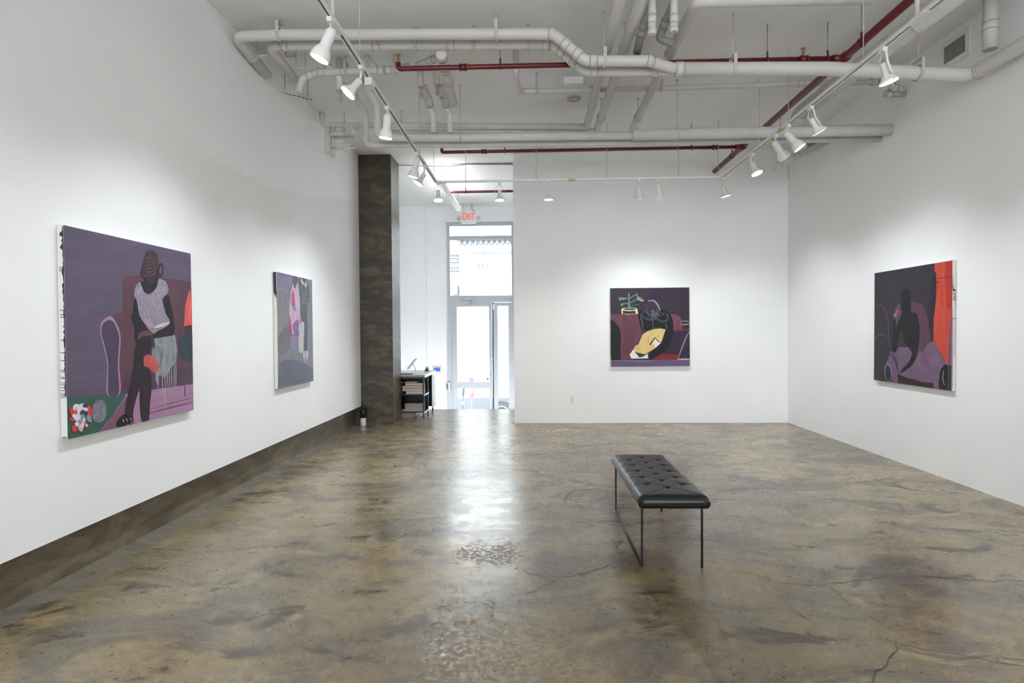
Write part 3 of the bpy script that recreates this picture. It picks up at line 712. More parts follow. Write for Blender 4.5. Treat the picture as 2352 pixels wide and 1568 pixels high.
# second chair at the left
lc = paint((104, 90, 106), .12, 10)
for q, w_ in [([(128, 556), (150, 538), (190, 545), (240, 590), (268, 690), (275, 840), (272, 960)], 7), ([(132, 660), (160, 590), (190, 545)], 5), ([(126, 890), (170, 850), (220, 845), (268, 870)], 8)]: c.line(q, w_, lc)
c.poly([(124, 1180), (150, 1170), (175, 1220), (180, 1310), (124, 1306)], paint((64, 58, 66), .12, 8), True)
c.mb.build('painted_image', c.mats, p)
rr = paint((96, 46, 54), .15, 10)
edge_runs(p, (1980, 580), 4.48, y0, [([(932, 300), (934, 200), (938, 330), (945, 370), (968, 385), (968, 392), (945, 396), (932, 400)], rr)]
    + [([(933, y_), (968, y_-2), (968, y_+4), (933, y_+7)], rr) for y_ in (410, 425, 444, 458, 472, 486, 676)]
    + [([(952, 420), (956, 420), (958, 700), (952, 1080), (948, 1080), (954, 700)], paint((150, 110, 112), .1, 8)), ([(930, 500), (936, 700), (934, 1000), (930, 1400), (926, 1400), (930, 900)], rr)], -1)

# ------------------------------------------------------------------ bench
def leather():
    m, nt, b = base_mat('black_leather')
    v = objco(nt)
    col = ramp(nt, noise(nt, 5, 4, .6, v), [(.3, S((18, 17, 17))), (.7, S((27, 26, 26)))])
    nt.links.new(col, b.inputs['Base Color'])
    b.inputs['Roughness'].default_value = .31
    b.inputs['Specular IOR Level'].default_value = .42
    vo = N(nt, 'ShaderNodeTexVoronoi'); vo.inputs['Scale'].default_value = 260; nt.links.new(v, vo.inputs['Vector'])
    bump(nt, b, math_(nt, 'ADD', vo.outputs['Distance'], noise(nt, 30, 4, .6, v)), .06, .004)
    return m
LEATHER = leather()
bx0, bx1, by0, by1 = .662, 1.112, 3.60, 4.86
p = thing('bench', ((bx0+bx1)/2, (by0+by1)/2, 0), 'black tufted leather bench on thin black metal legs in the middle of the floor', 'bench')
cx, cy = (bx0+bx1)/2, (by0+by1)/2
hw, hl_ = (bx1-bx0)/2, (by1-by0)/2
rows = 6
mid = [(0, -hl_+.19+k*(2*hl_-.36)/5) for k in range(6)]
lft = [(-.115, (mid[k][1]+mid[k+1][1])/2) for k in range(5)]; rgt = [(.115, q[1]) for q in lft]
segs = []
for k in range(5):
    for q in (lft[k], rgt[k]): segs += [(mid[k], q), (mid[k+1], q)]
    segs += [(lft[k], (-hw*.98, lft[k][1]-.01)), (rgt[k], (hw*.98, rgt[k][1]-.01))]
segs += [(mid[0], (-.15, -hl_+.04)), (mid[0], (.15, -hl_+.04)), (mid[5], (-.15, hl_-.04)), (mid[5], (.15, hl_-.04))]
SA = np.array([s[0] for s in segs]); SB = np.array([s[1] for s in segs])
BT = np.array(mid+lft+rgt)
def tuft(x, y):
    P = np.array([x, y]); d = SB-SA
    t = np.clip(((P-SA)*d).sum(1)/(d*d).sum(1), 0, 1)
    ds = np.sqrt((((SA+d*t[:, None])-P)**2).sum(1)).min()
    db = np.sqrt(((BT-P)**2).sum(1)).min()
    return -.0032*math.exp(-(ds/.0055)**2)-.0014*math.exp(-(ds/.028)**2)-.010*math.exp(-(db/.02)**2)
def spaced(h, n, r=.05, k=9):
    a = [-h+r*(1-math.cos(PI/2*i/k)) for i in range(k)]
    mids = list(np.linspace(-h+r, h-r, n))
    return a+mids+[-q for q in reversed(a)]
def cushion(ztop, zmid, r, sgn, tufted):
    xs, ys = spaced(hw, 46 if tufted else 8), spaced(hl_, 130 if tufted else 12)
    R = .05 if tufted else .02
    vs, fs = [], []
    for y in ys:
        for x in xs:
            # corner rounding in plan
            ax, ay = abs(x), abs(y); px, py = x, y
            ex, ey = ax-(hw-R), ay-(hl_-R)
            if ex > 0 and ey > 0:
                m_ = max(ex, ey); L = math.hypot(ex, ey)
                s = m_/L
                px = math.copysign(hw-R+ex*s, x); py = math.copysign(hl_-R+ey*s, y); d = R-m_
            else: d = min(hw-ax, hl_-ay)
            q = min(max(d/R, 0), 1)
            z = zmid+sgn*r*math.sqrt(max(0, 1-(1-q)**2))
            if tufted: z += .006*min(1, d/.12)+tuft(px, py)*min(1, d/.03)
            vs.append((cx+px, cy+py, z))
    n = len(xs)
    for j in range(len(ys)-1):
        for i in range(n-1):
            f = (j*n+i, j*n+i+1, (j+1)*n+i+1, (j+1)*n+i)
            fs.append(f if sgn > 0 else tuple(reversed(f)))
    return vs, fs
mb = MB()
v_, f_ = cushion(.47, .42, .045, 1, True); mb.add(v_, f_, 0, True)
v_, f_ = cushion(.38, .42, .038, -1, False); mb.add(v_, f_, 0, True)
cush = mb.build('cushion', LEATHER, p)
mb = MB()
loop = []
for sx, sy, a in ((1, -1, -PI/2), (1, 1, 0), (-1, 1, PI/2), (-1, -1, PI)):
    for k in range(7):
        t = a+PI/2*k/6; loop.append((cx+sx*(hw-.05)+.05*math.cos(t)*1.01, cy+sy*(hl_-.05)+.05*math.sin(t)*1.01, .42))
mb.tube(loop+[loop[0]], .0042, 8)
mb.build('piping', LEATHER, cush)
lx0, lx1, ly0, ly1 = .690, 1.066, 3.645, 4.775
LR = .0075
MB().tube([(lx0+.05, ly0, .384), (lx0, ly0, .384), (lx0, ly0, .010), (lx0, ly0+.02, .008)], LR, 12, .018).build('leg', BLACK, p)
MB().tube([(lx0+.05, ly1, .384), (lx0, ly1, .384), (lx0, ly1, .010), (lx0, ly1-.02, .008)], LR, 12, .018).build('leg', BLACK, p)
MB().tube([(lx1-.05, ly0, .384), (lx1, ly0, .384), (lx1, ly0, 0)], LR, 12, .018).build('leg', BLACK, p)
MB().tube([(lx1-.05, ly1, .384), (lx1, ly1, .384), (lx1, ly1, 0)], LR, 12, .018).build('leg', BLACK, p)
MB().tube([(lx0, ly0+.015, .0076), (lx0, ly1-.015, .0076)], LR, 12).build('floor_runner', BLACK, p)
for y in (ly0, ly1): MB().tube([(lx0+.04, y, .384), (lx1-.04, y, .384)], LR, 10).build('crossbar', BLACK, p)

# ------------------------------------------------------------------ pipes
def along(pts, t):
    L = [(b-a).length for a, b in zip(pts, pts[1:])]; s = t*sum(L)
    for (a, b), l in zip(zip(pts, pts[1:]), L):
        if s <= l: return a.lerp(b, s/l), (b-a).normalized()
        s -= l
    return pts[-1], (pts[-1]-pts[-2]).normalized()
def at_px(pts, x=None, y=None):
    """fraction along a pipe where it passes photo column x (or row y)"""
    def pj(P):
        d = np.array(P)-EYE; z = d@FV
        return 1176+FPX*(d@RV)/z, 784-FPX*(d@UV)/z
    best = min((abs((pj(along(pts, i/400)[0])[0]-x) if x is not None else (pj(along(pts, i/400)[0])[1]-y)), i/400) for i in range(401))
    return best[1]
def pipe(name, label, pts, r, bend=0, mat=None, couplings=(), hangers=(), cat='pipe', group=None, hang='clevis', caps=(), seg=18, coup_len=.075):
    """a run of pipe; couplings / hangers given as photo columns (numbers) or rows ('y', row)"""
    pts = [Vector(q) for q in pts]
    mid_ = along(pts, .5)[0]
    o = thing(name, mid_, label, cat, group)
    MB().tube(pts, r, seg, bend).build('pipe_run', mat or PIPE, o)
    fr = lambda q: at_px(pts, y=q[1]) if isinstance(q, tuple) else at_px(pts, x=q)
    for q in couplings:
        c0, d = along(pts, fr(q))
        k = MB().tube([c0-d*coup_len/2, c0+d*coup_len/2], r+.004, seg).build('coupling', mat or PIPE, o)
        for s in (-1, 1): MB().torus(c0+d*(coup_len/2*s*.92), d, r+.0045, .0022, 24, 6).build('band', BAND, k)
    for q in hangers:
        c0, d = along(pts, fr(q))
        m2 = MB().torus(c0, d, r+.007, .0035, 24, 6, flat=4 if hang == 'strap' else 2.2)
        top = c0+Vector((0, 0, r+.05))
        s = d.cross(Vector((0, 0, 1)));
        if s.length < .1: continue
        s.normalize()
        if hang == 'strap':
            M = Matrix(((d.x, s.x, 0, c0.x), (d.y, s.y, 0, c0.y), (0, 0, 1, c0.z), (0, 0, 0, 1)))
            for e in (-1, 1): m2.obox(M, (-.015, e*(r+.006)-.003, 0), (.015, e*(r+.006)+.003, r+.055))
            m2.obox(M, (-.015, -r-.008, r+.05), (.015, r+.008, r+.056))
        else:
            for e in (-1, 1): m2.tube([c0+s*e*(r+.006), top+s*e*.012, top], .0035, 6)
            m2.tube([c0-s*(r+.02)+Vector((0, 0, r*.7)), c0+s*(r+.02)+Vector((0, 0, r*.7))], .003, 6)
        m2.tube([top, (top.x, top.y, CEIL)], .0045, 8)
        m2.lathe([(.016, 0), (.016, -.006)], 12, Matrix.Translation((top.x, top.y, CEIL)))
        m2.build('hanger', STEEL, o)
    return o
A = lambda x, y, Y: at(x, y, Y=Y)
Zp = lambda x, y, z: at(x, y, Z=z)

# the pair of big drain runs crossing the room
YP1, YP2, YPM = 5.27, 5.46, 5.36
e1 = A(549, 84, YP1); w1 = Vector((-2.735, 5.95, e1.z-.05))
P1 = [w1, Vector((-2.72, YP1, e1.z)), A(640, 80, YP1), A(1272, 78, YP1), A(1345, 140, YP1), A(1490, 140, YP1), A(1545, 157, YPM), A(1600, 158, YPM)]
pipe('drain_pipe', 'white drain pipe nearest the ceiling crossing the room from the left wall', P1, .049, .11, couplings=[579, 1266, 1300, 1326, 1362, 1490], hangers=[641, 1139, 1388], hang='strap')
e2 = A(612, 104, YP2); z2 = e2.z
P2 = [Vector((e2.x+.03, 6.05, z2-.07)), Vector((e2.x+.02, YP2, z2)), A(700, 104, YP2), A(1268, 102, YP2), A(1345, 164, YP2), A(1500, 164, YP2), A(1560, 160, YPM)]
pipe('drain_pipe', 'white drain pipe just behind and below the uppermost one, with hanging straps', P2, .047, .11, couplings=[655, 865, 1035, 1255, 1290, 1318, 1365, 1505], hangers=[955, 1088, 1213], hang='strap')
er = at(2258, 157, X=3.97)
PM = [A(1560, 159, YPM), A(1900, 158, YPM), Vector((3.97, YPM, er.z)), Vector((3.985, 3.2, er.z+.02))]
PM[0].z = PM[0].z
pipe('drain_pipe', 'thick white drain pipe running to the right wall and turning toward the viewer', PM, .061, .13, couplings=[1560, 2250], hangers=[1683, 2108], hang='strap')
v0 = Vector((3.955, 5.12, CEIL))
pipe('stack_pipe', 'thick white vertical pipe dropping from the ceiling beside the right wall', [v0, v0-Vector((0, 0, .50))], .054, 0, couplings=[('y', 60)])
# wye pipe from the second run going away
w = A(1012, 118, YP2)
w = w+Vector((0, .03, -.012))
pipe('drain_pipe', 'short fat white drain branch sloping away behind the red sprinkler line', [w, w+Vector((-.01, .55, -.03)), w+Vector((-.02, 1.0, -.07))], .0465, .05, couplings=[('y', 130), ('y', 158), ('y', 185)])
pipe('drain_pipe', 'thin white drain arm slanting left from the fat branch', [A(1018, 128, 5.75), A(960, 150, 5.95)], .036, couplings=[990])
# P3
P3 = [A(686, 212, 6.0), A(695, 180, 6.0), A(728, 166, 6.0), A(912, 160, 6.0), A(940, 152, 6.05)]
pipe('drain_pipe', 'white drain pipe with two upright fittings behind the first left spotlight', P3, .036, .08, couplings=[712, 738, 790, 875, 892], hangers=[795, 906], hang='strap')
for q, lb in (([A(750, 130, 6.0), A(751, 150, 6.0), A(765, 161, 6.0)], 'white upright elbow of the drain behind the first left spotlight'), ([A(843, 122, 6.0), A(846, 140, 6.0), A(870, 160, 6.0)], 'white curved fitting of the drain between the first two left spotlights')):
    q[0].z = CEIL; pipe('pipe_elbow', lb, q, .03, .05)
# hanging trap pipes with valves
def trap(px, Yd, ybot, lb, ring=True):
    t0 = A(px, 150, Yd); b0 = A(px, ybot, Yd)
    o = pipe('riser_pipe', lb, [Vector((b0.x, Yd, CEIL)), b0], .036, couplings=[])
    m2 = MB().lathe([(.022, 0), (.022, -.03), (.014, -.03), (.014, -.07), (.02, -.075), (.02, -.10), (.008, -.115)], 14, Matrix.Translation(b0))
    m2.tube([b0+Vector((-.03, 0, -.08)), b0+Vector((.035, 0, -.08))], .004, 6)
    m2.build('valve', VALVE, o)
    if ring:
        c0 = b0+Vector((.062, .02, .05))
        MB().torus(c0, (.35, 1, .25), .05, .014, 24, 8).build('ring_flange', STEEL, o)
    return b0
trap(780, 6.05, 208, 'white vertical pipe with brass drain valve left of the second left spotlight')
for px, lb, dx in ((966, 'white vertical pipe with valve, left one of the pair under the red sprinkler line', 0), (1004, 'white vertical pipe with valve, right one of the pair under the red sprinkler line', 0)):
    trap(px, 6.3, 200 if px < 980 else 195, lb, False)
for px, lb in ((978, 'white insulated drop pipe bending into the lower pipes, left one of two'), (1016, 'white insulated drop pipe bending into the lower pipes, right one of two')):
    q = [A(px-4, 196, 6.55), A(px+3, 218, 6.62), A(px+10, 246, 6.72), A(px+17, 262, 6.75), A(px+18.5, 306, 6.75)]
    o = pipe('drop_pipe', lb, q, .035, .06, PIPE2)
    MB().torus(A(px, 222, 6.6), (.3, 1, .3), .044, .012, 24, 8).build('ring_flange', STEEL, o)
    MB().tube([A(px+4, 222, 6.62), A(px+9.5, 244, 6.72)], [.046, .05], 18).build('wrapped_reducer', PIPE2, o)
# lower bank of pipes
YB3, YB4, YB1, YB2 = 6.75, 6.93, 7.5, 7.62
B3 = [A(836, 186, 6.5), A(866, 242, YB3), A(868, 316, YB3), A(1060, 316, YB3), A(1460, 311, YB3)]
B3[0].z = min(B3[0].z, CEIL)
o = pipe('water_pipe', 'thick white insulated pipe bending down behind the third left spotlight then across', B3, .046, .09, PIPE2, hangers=[1057], couplings=[])
q = [A(1453, 310, YB3), A(1900, 301, YB3), Vector((XR+.05, YB3, A(2042, 298.5, YB3).z))]
pipe('water_pipe', 'white insulated sleeve pipe, thickest of the lower bank, ending at right wall', q, .064, mat=PIPE2, hangers=[1556])
B4 = [A(815, 222, YB4-.1), A(840, 262, YB4), A(842, 332, YB4), A(1060, 333, YB4), Vector((XR+.05, YB4, A(2020, 319, YB4).z))]
o = pipe('water_pipe', 'white pipe hanging lowest of the bank, with an elbow beside the left wall', B4, .034, .07, PIPE2)
MB().sphere(B4[0], .042).build('ball_joint', STEEL, o)
B1 = [A(739, 262, YB1), A(741, 287, YB1), A(1345, 291, YB1)]
B1 = [Vector((-2.73, YB1, CEIL)), Vector((-2.73, YB1, A(745, 287, YB1).z)), A(1345, 291, YB1)]
pipe('water_pipe', 'white pipe topmost of the lower bank, starting at the left wall corner', B1, .036, .09, PIPE2, hangers=[792, 922])
pipe('water_pipe', 'thin white pipe second from top in the lower bank', [A(880, 303, YB2), A(1376, 300, YB2)], .026, mat=PIPE2)
# longitudinal pipes in the middle
zl = 4.15
far1 = Zp(1350, 288, zl)
for pa, pb, r, lb, mt, hg in ((Zp(1425, 0, zl), Zp(1347, 291, zl), .042, 'white pipe running away overhead, left one of three at centre', PIPE2, [('y', 245)]), (Zp(1472, 0, zl), Zp(1372, 296, zl), .045, 'white pipe running away overhead, middle one of three at centre', PIPE, [('y', 112), ('y', 270)])):
    d = (pa-pb).normalized()
    pipe('heating_pipe', lb, [pa+d*1.5, pb], r, mat=mt, hangers=hg)
c3 = Zp(1600, 4, zl)
pipe('heating_pipe', 'white pipe running away overhead and turning right, right one of three at centre', [Zp(1452, 297, zl), c3, Vector((c3.x+1.4, c3.y+.02, zl))], .045, .06, hangers=[('y', 125), ('y', 270)])
for px, yb, lb in ((1498, 78, 'white capped cleanout pipe hanging left at the top centre'), (1548, 72, 'white capped cleanout pipe hanging right at the top centre')):
    b0 = A(px, yb, 4.85)
    o = pipe('cleanout_pipe', lb, [Vector((b0.x, b0.y, CEIL)), b0], .032, couplings=[('y', 45)])
    MB().lathe([(.036, .03), (.036, -.004), (.024, -.006)], 18, Matrix.Translation(b0)).build('cap', PIPE, o)
GREEN = plain('grey_green_fitting', (150, 154, 148), .5)
pipe('drain_pipe', 'grey green jointed pipe slanting up between the white overhead pipes', [A(1463, 120, 5.3), A(1472, 80, 5.1), A(1486, 40, 4.95), A(1500, 5, 4.85)], .036, .03, GREEN, couplings=[('y', 75), ('y', 60)])
pipe('drain_pipe', 'grey green jointed pipe with a side arm behind the right cleanout', [A(1546, 100, 5.2), A(1514, 88, 5.2), A(1530, 45, 5.05), A(1548, 5, 4.9)], .034, .03, GREEN, couplings=[('y', 55)])
# white wrapped pipe over the right track
za = 4.12
r0 = Zp(2138, 31, za); r1 = Zp(1835, 262, za)
dd = (r0-r1).normalized()
pipe('duct_pipe', 'large white wrapped pipe running away above the right track', [r0+dd*1.6, r1, r1+Vector((-.03, .07, -.34))], .088, .1, PIPE2, hangers=[('y', 48)])
# thin crossing pipe behind with wye at the right wall
yr = 6.5
q0 = Vector((-.142, 5.95, CEIL))
R_ = [q0, Vector((-.142, 5.95, 4.13)), Vector((-.12, yr, A(1188, 210, yr).z)), A(1510, 203, yr), A(1850, 192, yr), A(2030, 188, yr)]
pipe('drain_pipe', 'thin white pipe dropping from the ceiling then crossing to the right wall', R_, .029, .05, couplings=[1196, 1840, 2010], hangers=[1234, 1520, 2004], hang='strap')
pipe('drain_pipe', 'short white slanted branch pipe into the right wall below the thick pipe', [A(2035, 176, 6.3), A(2052, 200, 6.42), Vector((XR, 6.5, A(2072, 213, 6.5).z))], .034, .02, couplings=[2053])
pipe('drain_pipe', 'short white stub pipe along the right wall below the slanted branch', [A(2032, 215, 6.5), Vector((XR, 6.5, A(2072, 215, 6.5).z))], .034, couplings=[2042])
# small bent pipe low at right
pipe('drain_pipe', 'small white bent pipe from the right wall below the far vent', [Vector((XR, 8.1, at(1846, 361, X=XR).z)), A(1815, 364, 8.1), A(1778, 386, 8.0)], .038, .05, couplings=[1828], hangers=[1792])
# left corner manifold
Ym = 7.3
o = thing('pipe_manifold', A(770, 320, Ym), 'white capped pipe manifold with a handwheel valve in the left wall corner', 'pipes')
def vpx(xa, ya, xb, yb, r, nm, Yq=Ym, mat=PIPE):
    a, b = A(xa, ya, Yq), A(xb, yb, Yq); MB().tube([a, b], r, 16).build(nm, mat, o)
vpx(753, 292, 753, 353, .034, 'riser'); vpx(765, 292, 765, 360, .03, 'riser', Ym+.12)
vpx(755, 308, 805, 306, .03, 'header'); vpx(765, 318, 815, 316, .02, 'header', Ym+.12)
vpx(758, 335, 806, 332, .014, 'branch'); vpx(770, 341, 817, 340, .014, 'branch', Ym+.06)
vpx(792, 328, 792, 350, .01, 'valve_lever'); vpx(790, 296, 790, 312, .02, 'strap', Ym-.02, STEEL)
wc = A(810, 292, Ym-.12)
m2 = MB().torus(wc, (.25, -1, -.1), .082, .008, 30, 8)
for k in range(5):
    a = 2*PI*k/5+.3
    m2.tube([wc, wc+Vector((.08*math.cos(a), 0, .08*math.sin(a)))], .006, 6)
m2.tube([wc+Vector((0, -.02, 0)), wc+Vector((.06, .2, 0))], .014, 10)
m2.build('handwheel', PIPE, o)
m2 = MB().tube([A(826, 304, Ym), A(838, 303, Ym)], .075, 22)
for k in range(8):
    a = 2*PI*k/8; q = A(826, 304, Ym)+Vector((-.006, .055*math.cos(a), .055*math.sin(a))); m2.sphere(q, .009, 8)
m2.build('flange', PIPE, o)
# strut hanger at the left wall
a, b = A(648, 208, 6.3), A(712, 224, 6.45)
o = thing('strut_hanger', (a+b)/2, 'white slotted steel strut on two rods beside the left wall', 'bracket')
d = (b-a); M = Matrix.Translation(a) @ d.to_track_quat('X', 'Z').to_matrix().to_4x4()
m2 = MB().obox(M, (0, -.02, -.02), (d.length, .02, .015))
for k in range(7): m2.obox(M, (.03+k*.045, -.012, -.022), (.05+k*.045, .012, -.02), 1)
m2.build('strut', [STEEL, DARKSLOT], o)
for t in (.1, .92):
    q = a.lerp(b, t); MB().tube([q, (q.x, q.y, CEIL)], .005, 8).build('rod', RODM, o)
for (xa, ya, xb, yb, Yq, lb) in ((592, 129, 614, 129, 5.6, 'short white steel bracket bar between the two drain elbows'), (656, 129, 680, 129, 5.75, 'short white steel bracket bar right of the inner drain elbow'), (680, 158, 702, 159, 5.9, 'short white steel bracket bar above the slotted strut')):
    a, b = A(xa, ya, Yq), A(xb, yb, Yq)
    o = thing('pipe_bracket', (a+b)/2, lb, 'bracket')
    m2 = MB().box((a.x, Yq-.012, a.z-.01), (b.x, Yq+.012, a.z+.01)); m2.tube([b, (b.x, b.y, CEIL)], .005, 8); m2.tube([a, (a.x, a.y, CEIL)], .005, 8)
    m2.build('bar', STEEL, o)

# ------------------------------------------------------------------ red sprinkler lines
ZS = 4.05
def head(o, pt):
    m2 = MB().lathe([(.022, .075), (.024, .071), (.007, .068), (.006, .04), (.012, .035), (.013, .0)], 14, Matrix.Translation(pt))
    for e in (-1, 1): m2.tube([pt+Vector((e*.01, 0, .02)), pt+Vector((e*.016, 0, .045)), pt+Vector((e*.006, 0, .066))], .0025, 6)
    m2.build('sprinkler_head', BRASS, o)
def sprinkler(label, pts, r, rods=(), fits=(), heads=()):
    o = thing('sprinkler_pipe', along(pts, .5)[0], label, 'pipe')
    MB().tube(pts, r, 18, .03).build('pipe_run', RED, o)
    for x in rods:
        q, d = along(pts, at_px(pts, x=x) if not isinstance(x, tuple) else at_px(pts, y=x[1]))
        m2 = MB().torus(q, d, r+.004, .0035, 20, 6, flat=2.5); m2.tube([q+Vector((0, 0, r)), q+Vector((0, 0, r+.055))], .009, 8)
        h_ = m2.build('hanger_clamp', RED, o)
        MB().tube([q+Vector((0, 0, r+.05)), (q.x, q.y, CEIL)], .005, 8).build('rod', RODM, h_)
    for x in fits:
        q, d = along(pts, at_px(pts, x=x))
        m2 = MB().tube([q-d*.03, q+d*.03], r+.007, 18)
        for s in (-1, 1): m2.tube([q+d*(.03*s)-d*.006, q+d*(.03*s)+d*.006], r+.011, 18)
        m2.build('fitting', RED, o)
    for q in heads: head(o, q)
    return o
XS, YS1, YS2 = 2.955, 5.565, 8.16
l1 = at(915, 158, Y=YS1)
l1 = Vector((l1.x, YS1, ZS))
sprinkler('red sprinkler pipe crossing the room behind the big white drain pipes', [l1+Vector((0, 0, .06)), l1, Vector((XS-.05, YS1, ZS))], .024, rods=[1150, 1763, 1902], fits=[1063, 1845], heads=[l1+Vector((0, 0, .06)), Vector((at(1845, 130, Y=YS1).x, YS1, ZS+.03))])
l2 = at(1015, 346, Y=YS2); l2 = Vector((l2.x, YS2, ZS))
sprinkler('red sprinkler pipe crossing below the lower bank of white pipes', [l2+Vector((0, 0, .05)), l2, Vector((XS-.05, YS2, ZS))], .023, rods=[1160, 1588], fits=[1112, 1642], heads=[l2+Vector((0, 0, .05))])
o = sprinkler('thick red sprinkler main running away beside the right track to the back wall', [Vector((XS, 2.0, ZS)), Vector((XS, YB, ZS))], .036, rods=[1980, ('y', 358)])
for y in (YS1, YS2):
    m2 = MB().tube([(XS, y-.06, ZS), (XS, y+.06, ZS)], .046, 18); m2.tube([(XS-.1, y, ZS), (XS, y, ZS)], .034, 16); m2.build('tee_fitting', RED, o)
yt3 = at(1100, 440, Z=ZS).y
sprinkler('red sprinkler pipe over the entrance, behind the back track', [Vector((at(1028, 441, Y=yt3).x, yt3, ZS)), Vector((2.5, yt3, ZS))], .024, rods=[1070])
# conduit across the entrance
zc = 4.33
yc = 9.9
o = thing('conduit', A(1050, 377, yc), 'thin grey conduit with a sagging cable across the entrance ceiling', 'conduit')
MB().tube([A(905, 376, yc), A(1185, 375, yc)], .014, 10).build('conduit_run', RODM, o)
MB().tube([A(905, 379, yc-.02), A(985, 381, yc-.02), A(1030, 382, yc-.02), A(1075, 377, yc-.02), A(1185, 378, yc-.02)], .007, 8, .3).build('cable', RODM, o)

# ------------------------------------------------------------------ lighting tracks
ZT, YT, XT0, XT1 = 3.6, 8.07, -1.327, 2.641
def track(label, a, b, rods, joints=(), tapes=(), feeds=()):
    a, b = Vector(a), Vector(b); d = (b-a).normalized(); s = Vector((-d.y, d.x, 0))
    o = thing('lighting_track', a.lerp(b, .5), label, 'lighting track')
    def bar(t0, t1, w0, w1, z0, z1, mb):
        P = [a+d*t0+s*w0, a+d*t1+s*w0, a+d*t1+s*w1, a+d*t0+s*w1]
        mb.add([q+Vector((0, 0, z0)) for q in P]+[q+Vector((0, 0, z1)) for q in P], [(0,3,2,1),(4,5,6,7),(0,1,5,4),(1,2,6,5),(2,3,7,6),(3,0,4,7)])
        return mb
    L = (b-a).length
    mb = MB(); bar(0, L, -.018, .018, .008, .022, mb); bar(0, L, -.018, -.008, -.004, .008, mb); bar(0, L, .008, .018, -.004, .008, mb)
    mb.build('rail', LAMPW, o)
    bar(.02, L-.02, -.008, .008, .004, .0085, MB()).build('slot', DARKSLOT, o)
    for t in joints: bar(t-.09, t+.09, -.021, .021, -.006, .02, MB()).build('joint_cover', LAMPW, o)
    for t in tapes: bar(t-.05, t+.05, -.0195, .0195, -.0055, .021, MB()).build('tape', plain('masking_tape', (212, 186, 140), .7), o)
    for t in rods:
        q = a+d*t; MB().tube([q+Vector((0, 0, .02)), (q.x, q.y, CEIL)], .0035, 6).build('suspension_rod', STEEL, o)
    for t in feeds:
        q = a+d*t; MB().tube([q+Vector((0, 0, .02)), (q.x, q.y, CEIL)], .014, 12).build('feed_conduit', PIPE, o)
    return o
def ty(y, left=True): return at(0 if 0 else 1000, y, Z=ZT)
track('white lighting track along the left side of the ceiling', (XT0, 1.0, ZT), (XT0, YT, ZT), [at(827, 160, X=XT0).y-1, 5.9, 6.9], [at(773, 62, X=XT0).y-1], feeds=[at(767, 52, X=XT0).y-1.02])
track('white lighting track crossing in front of the back wall and entrance', (XT0, YT, ZT), (XT1, YT, ZT), [at(x, 412, Y=YT).x-XT0 for x in (1070, 1232, 1394, 1558, 1650)], tapes=[at(1313, 414, Y=YT).x-XT0])
track('white lighting track along the right side of the ceiling', (XT1, 1.0, ZT), (XT1, YT, ZT), [at(1983, 138, X=XT1).y-1, at(1811, 286, X=XT1).y-1, at(1744, 338, X=XT1).y-1], [at(2112, 45, X=XT1).y-1], tapes=[at(1795, 293, X=XT1).y-1], feeds=[at(2106, 48, X=XT1).y-1])

